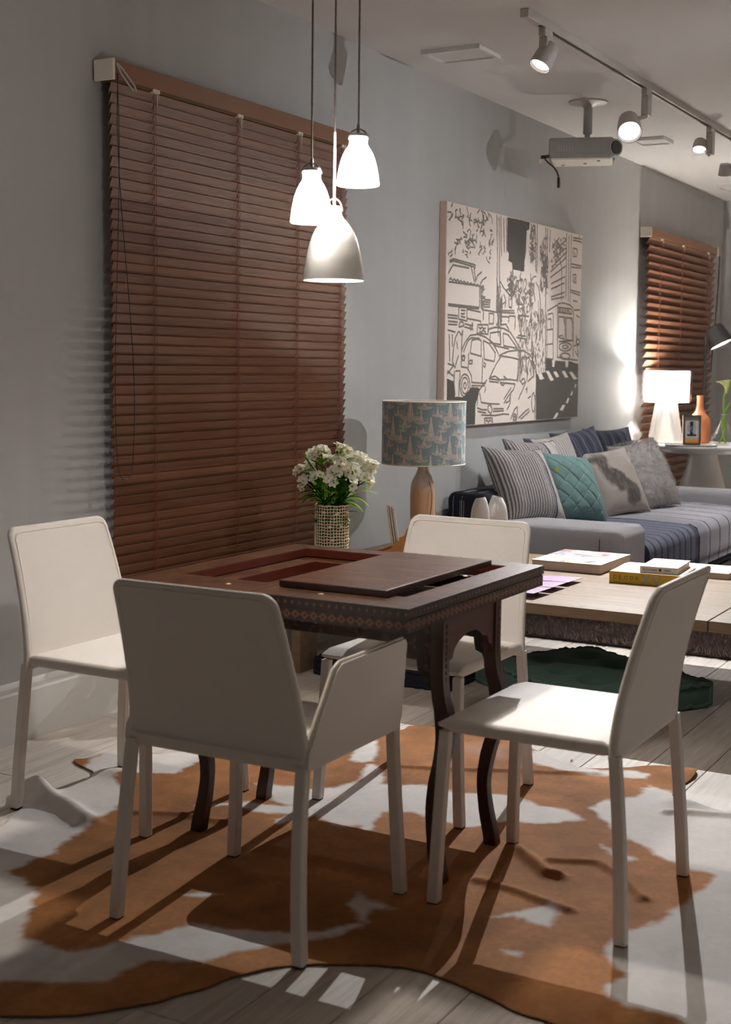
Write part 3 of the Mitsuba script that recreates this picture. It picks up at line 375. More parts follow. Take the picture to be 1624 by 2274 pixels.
for x in (BX0-0.004, BX1-0.010):
    part(gt, 'short_apron', extrude(bracket_short(), 0.014, 'x', x), 'red_wood')
for sx, X in ((-1, BX0+0.014), (1, BX1-0.008)):
    for sy, Y in ((-1, BY0+0.014), (1, BY1-0.014)):
        zz = np.array([0.0, 0.03, 0.10, 0.18, 0.26, 0.33, 0.40, 0.45, 0.50, 0.56, 0.698])
        dd = np.array([0.012, 0.008, -0.006, -0.014, -0.004, 0.014, 0.024, 0.018, 0.004, 0.0, 0.0])
        from scipy.interpolate import PchipInterpolator
        f = PchipInterpolator(zz, dd); rings = []
        for z in np.linspace(0.001, 0.698, 30):
            h = 0.0185 + 0.003*math.exp(-((z-0.42)/0.06)**2) - 0.0025*math.exp(-((z-0.16)/0.08)**2)
            q = rrect(h, h, 0.003, 2); rings.append(np.c_[q[:, 0]+X+sx*float(f(z)), q[:, 1]+Y+sy*0.3*float(f(z)), np.full(len(q), z)])
        lg = part(gt, 'leg', loft(rings), 'dark_wood', 35)
        if sx > 0:
            for i in range(11):
                z = 0.50+0.017*i
                part(lg, 'inlay_stud', move(box(-0.0015, 0.0015, -0.004, 0.004, -0.004, 0.004, 0.001), (X+0.0192, Y, z), 0, math.pi/4), 'red_wood')
# the loose lid, askew on the top
lc, la = (1.610, 3.190), math.radians(0.4)
ld = thing('game_board', 'loose dark wooden board lying askew over the open well of the game table', 'game board')
part(ld, 'panel', move(box(-0.153, 0.153, -0.315, 0.315, 0, 0.018, 0.002), (lc[0], lc[1], TZ+0.0006), la), 'lid_wood')
ebs = [box(-0.156, 0.156, -0.318, -0.315, 0.001, 0.017), box(-0.156, 0.156, 0.315, 0.318, 0.001, 0.017), box(-0.156, -0.153, -0.315, 0.315, 0.001, 0.017), box(0.153, 0.156, -0.315, 0.315, 0.001, 0.017)]
part(ld, 'edge_band', move(cat(ebs), (lc[0], lc[1], TZ+0.0006), la), 'dark_wood')

# ---------------------------------------------------------------- pendant lamps over the table
mat('opal_off', (0.8, 0.78, 0.74), 0.3)
mat('shade_white', L(228, 222, 212), 0.16, 0.5, clearcoat=0.5)
mat('shade_inside', (0.64, 0.62, 0.59), 0.7, 0.2)
def pendant(name, x, y, z0, R, Hh, big, label):
    t = thing(name, label, 'pendant lamp')
    if big: pr = [(1, 0), (0.985, 0.03), (0.96, 0.12), (0.915, 0.25), (0.86, 0.38), (0.79, 0.51), (0.71, 0.62), (0.60, 0.72), (0.47, 0.80), (0.34, 0.865), (0.265, 0.91), (0.245, 0.94), (0.24, 1.0)]
    else: pr = [(0.96, 0), (1, 0.02), (0.985, 0.08), (0.945, 0.22), (0.88, 0.38), (0.80, 0.52), (0.70, 0.64), (0.58, 0.74), (0.48, 0.80), (0.44, 0.84), (0.42, 0.88), (0.42, 1.0)]
    outer = [(a*R, z0+b*Hh) for a, b in pr]; c = (x, y, 0); zt = z0+Hh; nr = outer[-1][0]
    if big:
        part(t, 'shade', shell_lathe(outer, 0.0025, 64, c), 'shade_white', 50)
        part(t, 'shade_lining', lathe([(r-0.0032, z) for r, z in outer], 64, c), 'shade_inside', True)
        part(t, 'bulb', trimesh.creation.icosphere(3, 0.048).apply_translation((x, y, z0+0.052)), 'opal_off', True, emitter=area(WARM, BULB, 6.0))
        part(t, 'socket', solid_lathe([(0.016, z0+0.105), (0.016, zt-0.01)], 20, c), 'white_gloss')
    else:
        part(t, 'shade', lathe(outer, 64, c), 'opal_off', True, emitter=area(WARM, OPAL, 2.0))
        part(t, 'shade_lining', lathe([(r-0.003, z) for r, z in outer[::-1]]+[outer[0]], 64, c), 'opal_off', True, emitter=area(WARM, OPAL*0.25, 0.3))
    part(t, 'neck_cap', solid_lathe([(nr*0.98, zt-0.002), (nr*1.0, zt+0.004), (nr*0.9, zt+0.008), (0.006, zt+0.010)], 32, c), 'white_gloss', 40)
    hr = nr*1.08; hz = zt-0.006; hh = 0.034 if big else 0.026
    arc = [(x+hr*math.cos(a)*0.85, y+hr*math.cos(a)*0.5, hz+hh*math.sin(a)) for a in np.linspace(0, math.pi, 20)]
    part(t, 'handle', tube(arc, 0.0022, 8), 'metal_grey', True)
    part(t, 'cord_grip', solid_lathe([(0.0045, zt+0.006), (0.0045, zt+0.030), (0.0025, zt+0.036)], 14, c), 'metal_grey')
    if big: part(t, 'cord_sleeve', cyl((x, y, zt+0.03), (x, y, zt+0.20), 0.0036, 12), 'cap_white', True)
    part(t, 'cord', cyl((x, y, zt+0.034), (x, y, H-0.02), 0.0026, 8), 'grey_cord', True)
    part(t, 'ceiling_rose', solid_lathe([(0.045, H-0.001), (0.045, H-0.016), (0.030, H-0.026)], 32, c), 'white_gloss', 40)
    return t
pendant('pendant_lamp', 1.460, 3.124, 1.546, 0.0830, 0.186, True, 'large white bell-shaped metal pendant lamp, lowest of the three over the table')
pendant('opal_pendant_lamp', 1.466, 3.000, 1.684, 0.0545, 0.130, False, 'small glowing opal glass pendant lamp, left one of the cluster')
pendant('opal_pendant_lamp', 1.536, 3.116, 1.788, 0.0560, 0.124, False, 'small glowing opal glass pendant lamp, highest and rightmost of the cluster')

# ---------------------------------------------------------------- cowhide
def hide():
    P = sg.Polygon(RUG)
    ring = np.array(P.exterior.coords)[:-1]; n = len(ring)
    # rounded outline with a slightly ragged rim
    seg = []
    for i in range(n):
        p0, p1, p2, p3 = ring[i-1], ring[i], ring[(i+1) % n], ring[(i+2) % n]
        k = max(int(np.linalg.norm(p2-p1)/0.010), 2)
        for t in np.linspace(0, 1, k, endpoint=False):
            seg.append(0.5*((2*p1)+(-p0+p2)*t+(2*p0-5*p1+4*p2-p3)*t*t+(-p0+3*p1-3*p2+p3)*t**3))
    seg = np.array(seg); nz = meshkit.fbm(np.c_[seg*18, np.zeros(len(seg))], 3, 4)-0.5
    seg = seg + 0.012*np.c_[nz, meshkit.fbm(np.c_[seg*18, np.ones(len(seg))*5], 3, 9)-0.5]
    P = sg.Polygon(seg).buffer(0)
    if P.geom_type != 'Polygon': P = max(P.geoms, key=lambda g: g.area)
    edge = np.array(P.exterior.coords)[:-1]
    x0, y0, x1, y1 = P.bounds; s = 0.0080
    gx, gy = np.meshgrid(np.arange(x0, x1, s), np.arange(y0, y1, s)); g = np.c_[gx.ravel(), gy.ravel()]
    g = g + (rng.random(g.shape)-0.5)*s*0.3
    inner = P.buffer(-s*0.6); keep = shapely.contains_xy(inner, g[:, 0], g[:, 1]); pts = np.vstack([edge, g[keep]])
    tri = Delaunay(pts).simplices; cc = pts[tri].mean(1); tri = tri[shapely.contains_xy(P, cc[:, 0], cc[:, 1])]
    d1, d2 = pts[tri[:, 1]]-pts[tri[:, 0]], pts[tri[:, 2]]-pts[tri[:, 0]]
    flip = (d1[:, 0]*d2[:, 1]-d1[:, 1]*d2[:, 0]) < 0; tri[flip] = tri[flip][:, ::-1]
    # warped patch borders
    q3 = np.c_[pts, np.zeros(len(pts))]
    wx = (meshkit.fbm(q3*[7, 7, 1], 4, 1)-0.5)*0.10+(meshkit.fbm(q3*[60, 60, 1], 2, 2)-0.5)*0.032
    wy = (meshkit.fbm(q3*[7, 7, 1]+31, 4, 3)-0.5)*0.10+(meshkit.fbm(q3*[60, 60, 1]+7, 2, 5)-0.5)*0.032
    w = pts+np.c_[wx, wy]*0.55
    wp = shapely.points(w[:, 0], w[:, 1])
    def dist(polys):
        U = shapely.union_all([sg.Polygon(a).buffer(0) for a in polys])
        d = shapely.distance(U.boundary, wp); return np.where(shapely.contains(U, wp), d, -d)
    dw = np.clip(dist(WHITE)/0.009*0.5+0.5, 0, 1)[:, None]; dp = np.clip(dist(PALE)/0.05*0.5+0.5, 0, 1)[:, None]
    big = meshkit.fbm(q3*[3, 3, 1], 3, 8)[:, None]; hair = meshkit.fbm(q3*[130, 130, 1], 2, 11)[:, None]; mid = meshkit.fbm(q3*[14, 14, 1], 3, 12)[:, None]
    brown = np.array([0.300, 0.128, 0.046])*(0.45+1.05*big)*(0.84+0.32*hair)*(0.78+0.44*mid)
    white = np.array([0.60, 0.56, 0.53])*(0.88+0.16*mid)*(0.94+0.12*hair)
    col = brown*(1-dw)+white*dw; col = col*(1-0.55*dp)+np.array([0.42, 0.30, 0.26])*0.55*dp
    z = 0.003+0.004*meshkit.fbm(q3*[5, 5, 1]+3, 3, 21)+0.0012*mid[:, 0]
    for amp, wd, F in zip((0.020, 0.012, 0.012, 0.010, 0.012, 0.010, 0.035), (0.020, 0.016, 0.016, 0.012, 0.016, 0.016, 0.035), FOLDS):
        dl = shapely.distance(sg.LineString(F), shapely.points(pts[:, 0], pts[:, 1])); z += amp*np.exp(-(dl/wd)**2)
    for cx_, cy_, r_, a_ in ((2.225, 3.955, 0.06, 0.024), (2.15, 4.28, 0.05, 0.012), (0.50, 3.00, 0.06, 0.03), (0.56, 3.30, 0.06, 0.02)):
        z += a_*np.exp(-((pts[:, 0]-cx_)**2+(pts[:, 1]-cy_)**2)/r_**2)
    # flat where chair and table feet press on it
    for fx, fy in FEET:
        k = np.exp(-((pts[:, 0]-fx)**2+(pts[:, 1]-fy)**2)/0.045**2); z = z*(1-k)+0.003*k
    nv, ne = len(pts), len(edge); v = np.vstack([np.c_[pts, z+0.0005], np.c_[pts, z-0.0025]])
    f = [tri, tri[:, ::-1]+nv]; i = np.arange(ne); j = (i+1) % ne
    ccw = np.sum(edge[i, 0]*edge[j, 1]-edge[j, 0]*edge[i, 1]) > 0
    a, b = (i, j) if ccw else (j, i)
    f += [np.c_[a, a+nv, b], np.c_[b, a+nv, b+nv]]
    c2 = np.vstack([col, col*0.8])
    return mesh(v, np.vstack(f)), c2
FEET = [(x, y) for cx_, cy_ in ((1.54, 2.668), (0.757, 3.14), (1.482, 3.665), (2.138, 3.14)) for x in (cx_-0.243, cx_+0.243) for y in (cy_-0.243, cy_+0.243)]+[(1.09, 3.02), (1.09, 3.352), (1.855, 3.02), (1.855, 3.352)]
hm, hc = hide()
solo('cowhide_rug', 'brown and white cowhide rug with curled edges under the dining chairs', 'rug', hm, 'vc_hide', True, color=hc)
# ---------------------------------------------------------------- venetian blinds on the left wall
def blind(y0, y1, ztop, zbot, pitch, tilt, width, ladders, label, cords=True, xc=0.072, wand=None):
    t = thing('venetian_blind', label, 'blind')
    part(t, 'headrail', box(0.020, 0.098, y0+0.006, y1-0.006, ztop-0.066, ztop, 0.003), 'rail_wood')
    part(t, 'rail_channel', box(0.030, 0.090, y0+0.01, y1-0.01, ztop-0.074, ztop-0.065), 'rail_slot')
    for y in (y0, y1-0.006): part(t, 'end_cap', box(0.012, 0.104, y-0.004, y+0.008, ztop-0.072, ztop+0.003, 0.003), 'cap_white', label='white end cap')
    for y in np.linspace(y0+0.08, y1-0.08, 3): part(t, 'wall_bracket', box(0.0, 0.060, y-0.018, y+0.018, ztop, ztop+0.007, 0.001), 'brass')
    z = ztop-0.098; i = 0
    dx, dz = math.sin(tilt), math.cos(tilt)
    while z > zbot+0.03:
        w, th = width/2, 0.0010; a = rng.normal(0, 0.010)
        ddx, ddz = math.sin(tilt+a), math.cos(tilt+a); ring = []
        for s, b in ((-1, 1), (1, 1), (1, -1), (-1, -1)):
            bow = 0.0004*(1-s*s)
            ring.append((xc + s*w*ddx + (b*th+bow)*ddz, z + s*w*ddz - (b*th+bow)*ddx))
        j = rng.normal(0, 0.0012)
        m = loft([np.array([(p, y, q) for p, q in ring[::-1]]) for y in (y0+0.012+j, y1-0.012+j)])
        part(t, 'slat', m, 'slat_wood'); z -= pitch; i += 1
    part(t, 'bottom_rail', box(xc-0.024, xc+0.024, y0+0.012, y1-0.012, zbot, zbot+0.018, 0.003), 'rail_wood')
    fx = xc+width/2*dx+0.004
    for y in ladders:
        st = [cyl((fx, y, zbot+0.01), (fx, y, ztop-0.07), 0.0011, 6), cyl((fx, y+0.012, zbot+0.01), (fx, y+0.012, ztop-0.07), 0.0008, 6)]
        z = ztop-0.098
        while z > zbot+0.03:
            for e in (-0.010, -0.004): st.append(cyl((fx, y, z+width/2*dz*0.9), (fx-0.006, y+e-0.006, z-width/2*dz), 0.0007, 5))
            z -= pitch
        part(t, 'ladder_cord', cat(st), 'ladder_cord')
        part(t, 'cord_guide', box(0.078, 0.099, y-0.018, y+0.020, ztop-0.077, ztop-0.064, 0.002), 'cap_white')
        part(t, 'pull_loop', cat([cyl((0.100, y, ztop-0.07), (0.108, y-0.010, ztop-0.125), 0.0014, 6), cyl((0.100, y+0.008, ztop-0.07), (0.104, y+0.004, ztop-0.10), 0.0011, 6)]), 'cap_white')
    if cords:
        zb = 0.93
        a = [(0.112, y0+0.006, ztop-0.05), (0.112, y0+0.000, 1.7), (0.114, y0-0.020, zb+0.14), (0.114, y0-0.012, zb+0.03)]
        b = [(0.114, y0+0.075, zb+0.03), (0.114, y0+0.085, zb+0.16), (0.112, y0+0.045, 1.7), (0.112, y0+0.012, ztop-0.05)]
        pth = spline(a+[(0.116, y0+0.012, zb-0.03), (0.116, y0+0.05, zb-0.03)]+b, 120)
        part(t, 'lift_cord', tube(pth, 0.0016, 6), 'black_metal', True, label='thin dark beaded cord loop')
    return t
bl = blind(3.865, 5.575, 2.400, 0.40, 0.0374, math.radians(21), 0.0475, (4.115, 4.665, 5.125, 5.50), 'large brown wooden venetian blind behind the table, lower slats glowing')
cle = tube(np.array([(0.110, 3.872, 2.385), (0.125, 3.885, 2.365), (0.135, 3.94, 2.315), (0.130, 3.955, 2.300), (0.124, 3.945, 2.300), (0.118, 3.885, 2.350), (0.110, 3.872, 2.385)]), 0.0040, 8)
part(bl, 'tilt_key', cle, 'lamp_grey', True, label='grey looped tilt handle')
blind(10.12, 12.04, 2.395, 0.12, 0.062, math.radians(33), 0.064, (10.42, 11.0, 11.75), 'far brown wooden venetian blind behind the glowing table lamp', cords=False)
solo('blind_pull_cord', 'dark pull cord hanging slack from the right end of the far blind', 'cord', tube(spline([(0.112, 12.05, 2.32), (0.125, 11.98, 2.0), (0.13, 11.9, 1.65), (0.12, 11.86, 1.3)], 30), 0.005, 6), 'black_metal', True)

# ---------------------------------------------------------------- line drawing of a street on canvas
pt = thing('canvas_painting', 'large canvas with a black and white line drawing of cars in a city street', 'painting')
cy0, cy1, cz0, cz1 = 6.700, 8.790, 0.990, 2.218
part(pt, 'stretcher', box(0.002, 0.0435, cy0, cy1, cz0, cz1, 0.002), 'canvas_side')
part(pt, 'canvas', box(0.0435, 0.0450, cy0+0.004, cy1-0.002, cz0+0.003, cz1-0.003), 'canvas_white')
C_ = sg.box(cy0+0.005, cz0+0.004, cy1-0.003, cz1-0.004)
def flat(P, x, h):
    gs = [g for g in getattr(P, 'geoms', [P]) if g.geom_type == 'Polygon' and g.area > 1e-7]
    return cat([extrude(g, h, 'x', x) for g in gs])
DK = shapely.union_all([sg.Polygon(a).buffer(0) for a in DARKS]).intersection(C_)
DS = shapely.union_all([sg.Polygon(a).buffer(0) for a in DASHES])
for g in getattr(DK.difference(DS), 'geoms', [DK.difference(DS)]):
    if g.area > 1e-4: part(pt, 'dark_paint', flat(g, 0.0450, 0.0006), 'paint_dark')
lines = [sg.LineString(a) for a in STROKES]
R2 = np.random.default_rng(21)
def inside(q, a, b):   # bilinear in the quad
    q = np.array(q); return (q[0]*(1-a)+q[1]*a)*(1-b)+(q[3]*(1-a)+q[2]*a)*b
def squiggle(c, s, n=4, vert=1.0):
    p = [np.array(c)]
    for _ in range(n): p.append(p[-1]+R2.normal(0, 1, 2)*np.array([s, s*vert]))
    return sg.LineString(p)
for k, num, s, n, v in ((0, 95, 0.020, 3, 0.8), (1, 46, 0.014, 4, 1.0), (2, 46, 0.012, 4, 1.3), (3, 60, 0.012, 4, 1.4), (4, 70, 0.014, 3, 1.0), (5, 190, 0.010, 2, 3.0), (6, 36, 0.010, 3, 3.0), (7, 26, 0.014, 4, 1.3), (8, 18, 0.008, 4, 1.2), (9, 10, 0.006, 3, 1.2)):
    for _ in range(num): lines.append(squiggle(inside(SCRIB[k], R2.random(), R2.random()), s, n, v))
LN = shapely.union_all([l.buffer(0.0052 if i < len(STROKES) else 0.0042, cap_style=2, quad_segs=2) for i, l in enumerate(lines)]).intersection(C_).difference(DK)
part(pt, 'drawn_lines', flat(LN.simplify(0.0008), 0.0450, 0.0005), 'paint_line', kind='stuff')

# ---------------------------------------------------------------- low oak table
ct = thing('coffee_table', 'long low oak table with books and purple cards on it, in front of the sofa', 'table')
CTZ = 0.42
for a, b in ((0.06, 2.0485), (2.0515, 3.25)): part(ct, 'top_board', box(a, b, 4.795, 6.10, CTZ-0.042, CTZ, 0.0025), 'oak')
for x in (0.235, 2.95):
    for y in (4.85, 5.85): part(ct, 'leg', box(x, x+0.045, y, y+0.145, 0.0, CTZ-0.042, 0.002), 'oak')
part(ct, 'rail', box(0.30, 2.93, 5.36, 5.44, CTZ-0.10, CTZ-0.042, 0.002), 'oak')
def book(name, label, x0, x1, y0, y1, z0, h, cover, ang=0.0, top=None, spine='front', pages='page_edge', c=0.003):
    """hard cover book lying flat; spine on the side of the given face"""
    t = thing(name, label, 'book'); cx_, cy_ = (x0+x1)/2, (y0+y1)/2
    G = lambda m: move(m, (cx_, cy_, z0), ang); a, b = (x1-x0)/2, (y1-y0)/2
    part(t, 'pages', G(box(-a+0.005, a-0.005, -b+0.003, b-0.004, c, h-c)), pages)
    part(t, 'cover', G(box(-a, a, -b, b, h-c, h, 0.0008)) if top is None else G(box(-a, a, -b, b, h-c, h, 0.0008)), cover if top is None else top)
    part(t, 'back_cover', G(box(-a, a, -b, b, 0, c, 0.0008)), cover)
    if spine == 'front': part(t, 'spine', G(box(-a, a, -b-0.0012, -b+0.003, 0, h, 0.0012)), cover)
    return t, G, a, b
# the large art book: mottled cover print by vertex colour
gx, gy = np.meshgrid(np.linspace(-0.163, 0.163, 66), np.linspace(-0.208, 0.208, 84)); q = np.c_[gx.ravel(), gy.ravel(), np.zeros(gx.size)]
n1 = meshkit.fbm(q*[14, 9, 1], 4, 31); n2 = meshkit.fbm(q*[22, 16, 1]+5, 3, 33); n3 = meshkit.fbm(q*[40, 40, 1], 2, 35)
cc = lin(np.array([[196, 187, 181]])) * np.ones((len(q), 1)); k = np.clip((n1-0.5)*7, 0, 1)[:, None]*((q[:, 1] > 0.02)[:, None]*0.7+0.1); cc = cc*(1-k)+lin(176, 104, 108)*k
k = np.clip((n2-0.55)*8, 0, 1)[:, None]*0.8; cc = cc*(1-k)+lin(128, 142, 160)*k; k = np.clip((0.40-n1)*8, 0, 1)[:, None]*0.8; cc = cc*(1-k)+lin(216, 190, 140)*k
k = np.clip((n3-0.62)*9, 0, 1)[:, None]*0.6; cc = cc*(1-k)+lin(90, 84, 90)*k
f = []; nx = 66
for i in range(83):
    for j in range(65): a = i*nx+j; f += [[a, a+1, a+nx+1], [a, a+nx+1, a+nx]]
bk, G, a, b = book('art_book', 'large thick book with a mottled pink and white picture cover on the oak table', 1.018, 1.348, 5.632, 6.052, CTZ, 0.042, 'paint_dark', 0.0, spine='none', pages='page_edge', c=0.0025)
part(bk, 'cover_print', move(mesh(np.c_[q[:, :2], np.full(len(q), 0.0004)], f), (1.183, 5.842, CTZ+0.042)), 'vc_matte', True, color=cc)
yb, G, a, b = book('yellow_book', 'thick book with a yellow spine lettered in grey, under a small pale book', 1.437, 1.742, 5.470, 5.775, CTZ, 0.048, 'yellow_cover', math.radians(3.5), top='paper')
def lettering(parent, G, text, height, x, y, z, m, bold=True, sx=1.0):
    tm = meshkit.text_mesh(text, height, 0.0006, bold); v = tm.vertices.copy(); v[:, 0] *= sx
    v = np.c_[v[:, 0]+x, y-v[:, 2], v[:, 1]+z]; mm = mesh(v, tm.faces); return part(parent, 'lettering', G(mm), m)
for i, ch in enumerate('DÉCOR'):
    lettering(yb, G, ch, 0.016, -a+0.017+0.0235*i, -b-0.0012, 0.017, 'ink', False)
for ch, x in (('X', 0.002), ('V', 0.046)): lettering(yb, G, ch, 0.037, -a+0.118+x+0.016, -b-0.0012, 0.0045, 'metal_grey', True, 1.15)
sb, G, a, b = book('small_book', 'small pale book lying on top of the yellow book', 1.558, 1.718, 5.500, 5.765, CTZ+0.0485, 0.027, 'paper', math.radians(4.5))
for txt, x in (('MICHEL', 0.010), ('ADRIEN', 0.043), ('PINIER', 0.104)): lettering(sb, G, txt, 0.0062, -a+x, -b-0.0012, 0.011, 'ink', True, 0.95)
part(sb, 'spine_emblem', G(extrude(sg.Point(0, 0).buffer(0.0065, quad_segs=8), 0.0006, 'y', -b-0.0020)) if False else G(move(extrude(sg.Point(-a+0.086, 0.0145).buffer(0.0058, quad_segs=6), 0.0006, 'y', -b-0.0018))), 'red_wood')
solo('white_booklet', 'thin white booklet on the yellow book, partly under the small book', 'booklet', move(box(-0.060, 0.060, -0.08, 0.08, 0, 0.0004+0.0005), (1.497, 5.640, CTZ+0.0484), 0.1), 'paper')
book('white_book', 'flat white book with a dark red edge behind the yellow book', 1.600, 1.862, 5.800, 6.050, CTZ, 0.026, 'paper', 0.02, spine='none')
# purple folded cards: bent sheets resting on one long edge
def card(x0, x1, y0, y1, lift, ang, label):
    t = thing('purple_card', label, 'card', 'purple cards on the oak table'); v, f = [], []; n = 14; w, d = x1-x0, y1-y0
    for k, dz in ((0, 0.0), (1, -0.0012)):
        for i in range(n+1):
            s = i/n; zz = 0.0016+lift*math.sin(s*math.pi*0.5)**1.3
            for yy in (-d/2, d/2): v.append((-w/2+w*s, yy, zz+dz))
    m_ = 2*(n+1)
    for i in range(n):
        a = 2*i; f += [[a, a+2, a+3], [a, a+3, a+1], [m_+a, m_+a+3, m_+a+2], [m_+a, m_+a+1, m_+a+3], [a, m_+a+2, a+2], [a, m_+a, m_+a+2], [a+1, a+3, m_+a+3], [a+1, m_+a+3, m_+a+1]]
    f += [[0, 1, m_+1], [0, m_+1, m_], [m_-2, 2*m_-2, 2*m_-1], [m_-2, 2*m_-1, m_-1]]
    part(t, 'leaf', move(mesh(v, f), ((x0+x1)/2, (y0+y1)/2, CTZ), ang), 'purple_card')
    part(t, 'fold', move(box(w/2-0.05, w/2-0.047, -d/2+0.02, d/2-0.02, 0.0005, 0.0014+lift*0.93), ((x0+x1)/2, (y0+y1)/2, CTZ), ang), 'purple_card')
card(1.060, 1.345, 4.885, 5.055, 0.022, -0.05, 'purple folded card nearest the front edge of the oak table')
card(1.050, 1.345, 5.075, 5.225, 0.020, -0.03, 'middle one of three purple folded cards on the oak table')
card(1.030, 1.345, 5.260, 5.415, 0.016, -0.06, 'purple folded card farthest back, toward the big art book')

# ---------------------------------------------------------------- table lamp with printed drum shade
tl = thing('table_lamp', 'table lamp with a blue chandelier-print drum shade on a cream ceramic bottle base', 'table lamp')
LX, LY = 0.400, 5.762
def shade_fn(p, n, uv):
    u, v = uv.x, uv.y                       # metres along the shade, metres up
    def chandelier(cx_, cy_, s, pu, pv, spire):
        a = (u-cx_)/pu; a = (a-dr.floor(a+0.5))*pu/s; b = v-cy_
        b = b/pv; b = (b-dr.floor(b+0.5))*pv/s
        x = dr.abs(a)
        body = SS(1.02, 0.96, dr.sqrt(dr.square(x)+dr.square(b/0.42)))*SS(0.10, 0.0, b)      # bowl
        rays = SS(0.25, 0.6, dr.abs(dr.sin(a*34.0+3*b)))
        drops = SS(0.2, 0.55, N(a*13+40, b*16+40, s*90))
        stem = SS(0.09, 0.05, x)*SS(-0.05, 0.0, b)*SS(spire, spire-0.1, b)
        cone = SS(0.02, -0.02, x-0.34*(1-b/(spire*0.75)))*SS(-0.02, 0.02, b)*SS(0.35, 0.65, dr.abs(dr.sin(x*22+b*3)))*SS(spire*0.8, spire*0.6, b)
        arms = SS(0.07, 0.02, dr.abs(b-0.18-0.35*dr.square(x)))*SS(1.05, 0.9, x)
        cand = SS(0.35, 0.1, dr.abs(dr.sin(a*11.0)))*SS(0.12, 0.2, b)*SS(0.62, 0.5, b)*SS(1.0, 0.9, x)*SS(0.3, 0.4, x)
        return dr.maximum(dr.maximum(body*rays*(0.35+0.65*drops), stem*0.9), dr.maximum(cone, dr.maximum(arms*0.45*drops, cand*0.9)))
    c = mi.Float(0)
    for x_, y_, s_, sp_ in ((0.0, 0.052, 0.056, 2.0), (0.097, 0.140, 0.056, 2.0), (0.052, 0.030, 0.034, 1.5), (0.145, 0.118, 0.034, 1.5), (0.066, 0.098, 0.036, 1.1), (0.165, 0.012, 0.036, 1.1), (0.030, 0.150, 0.026, 1.4), (0.128, 0.062, 0.028, 1.4), (0.155, 0.165, 0.022, 1.0), (0.060, 0.160, 0.024, 0.9)):
        c = dr.maximum(c, chandelier(x_, y_, s_, 0.1945, 0.178, sp_))
    return MIX((0.250, 0.325, 0.355), (0.64, 0.575, 0.52), dr.clip(c*0.95, 0, 1))
mat('shade_print', mikit.proc(shade_fn), 0.8, 0.2)
R_, z0, z1 = 0.2000, 0.862, 1.158
n = 96; an = np.linspace(0, 2*np.pi, n+1); V, UV, Fc = [], [], []
for z in (z0, z1):
    for a in an: V.append((LX+R_*math.cos(a), LY+R_*math.sin(a), z)); UV.append((a*R_, z-z0))
for j in range(n): Fc += [[j, j+1, j+n+2], [j, j+n+2, j+n+1]]
sh = part(tl, 'shade', mesh(V, Fc), 'shade_print', True, uv=np.array(UV))
part(sh, 'shade_lining', lathe([(R_-0.002, z0), (R_-0.002, z1)], 96, (LX, LY, 0)), 'shade_inside', True)
for z in (z0, z1): part(sh, 'rim', tube([(LX+(R_-0.0008)*math.cos(a), LY+(R_-0.0008)*math.sin(a), z) for a in an[:-1]], 0.0032, 8, closed=True), 'cap_white', True)
part(sh, 'spider', cat([cyl((LX, LY, z1-0.02), (LX+(R_-0.003)*math.cos(a), LY+(R_-0.003)*math.sin(a), z1-0.004), 0.002, 6) for a in (0.4, 2.5, 4.6)]), 'metal_grey')
part(sh, 'diffuser', solid_lathe([(R_-0.006, z1-0.020), (R_-0.006, z1-0.018)], 64, (LX, LY, 0)), 'shade_inside')
bp = [(0.058, CTZ+0.001), (0.0605, CTZ+0.006), (0.0610, 0.55), (0.0608, 0.66), (0.0600, 0.735), (0.0575, 0.760), (0.0500, 0.785), (0.0385, 0.806), (0.0290, 0.826), (0.0256, 0.850), (0.0250, 0.880), (0.0250, 0.905)]
pz = spline([(r, 0, z) for r, z in bp[2:]], 60); bp2 = [(1e-4, bp[0][1])]+bp[:2]+[(r, z) for r, _, z in pz]+[(1e-4, bp[-1][1])]
bm = lathe(bp2, 64, (LX, LY, 0)); k = np.clip((bm.vertices[:, 2]-0.70)/0.09, 0, 1)[:, None]; k = k*k*(3-2*k)
part(tl, 'base', bm, 'vc_gloss', True, color=lin(212, 172, 132)*(1-k)+lin(216, 204, 192)*k)
part(tl, 'socket', cyl((LX, LY, 0.90), (LX, LY, 1.06), 0.012, 16), 'brass')
cd = spline([(LX+0.025, LY-0.01, 0.87), (LX+0.034, LY-0.020, 0.80), (LX+0.056, LY-0.030, 0.755), (LX+0.058, LY-0.034, 0.62), (LX+0.057, LY-0.036, CTZ+0.004)], 40)
part(tl, 'flex', tube(cd, 0.0016, 6), 'grey_cord', True)

# ---------------------------------------------------------------- crocheted vase and alstroemerias
VX, VY, VR, VZ1 = 0.402, 4.905, 0.0720, 0.736
vs = thing('crochet_vase', 'cylinder vase in a cream crocheted net with knots, holding white flowers', 'vase')
part(vs, 'glass', shell_lathe([(VR-0.006, CTZ+0.001), (VR-0.006, VZ1-0.008)], 0.003, 40, (VX, VY, 0)), 'vase_inner')
part(vs, 'foot', solid_lathe([(VR-0.007, CTZ+0.001), (VR-0.007, CTZ+0.010)], 40, (VX, VY, 0)), 'vase_inner')
net = []; na, nzr = 34, 24; rj = np.random.default_rng(5)
for i in range(na):
    a0 = 2*np.pi*i/na; pth = [(VX+VR*math.cos(a0+0.015*math.sin(z*90+i)), VY+VR*math.sin(a0+0.015*math.sin(z*90+i)), z) for z in np.linspace(CTZ+0.003, VZ1, 30)]
    net.append(tube(pth, 0.0018, 5))
for j in range(nzr+1):
    z = CTZ+0.004+(VZ1-CTZ-0.005)*j/nzr; net.append(tube([(VX+VR*math.cos(a), VY+VR*math.sin(a), z+0.0012*math.sin(a*9+j)) for a in np.linspace(0, 2*np.pi, 68, endpoint=False)], 0.0021 if j < nzr else 0.0035, 5, closed=True))
part(vs, 'crochet_net', cat(net), 'crochet', True)
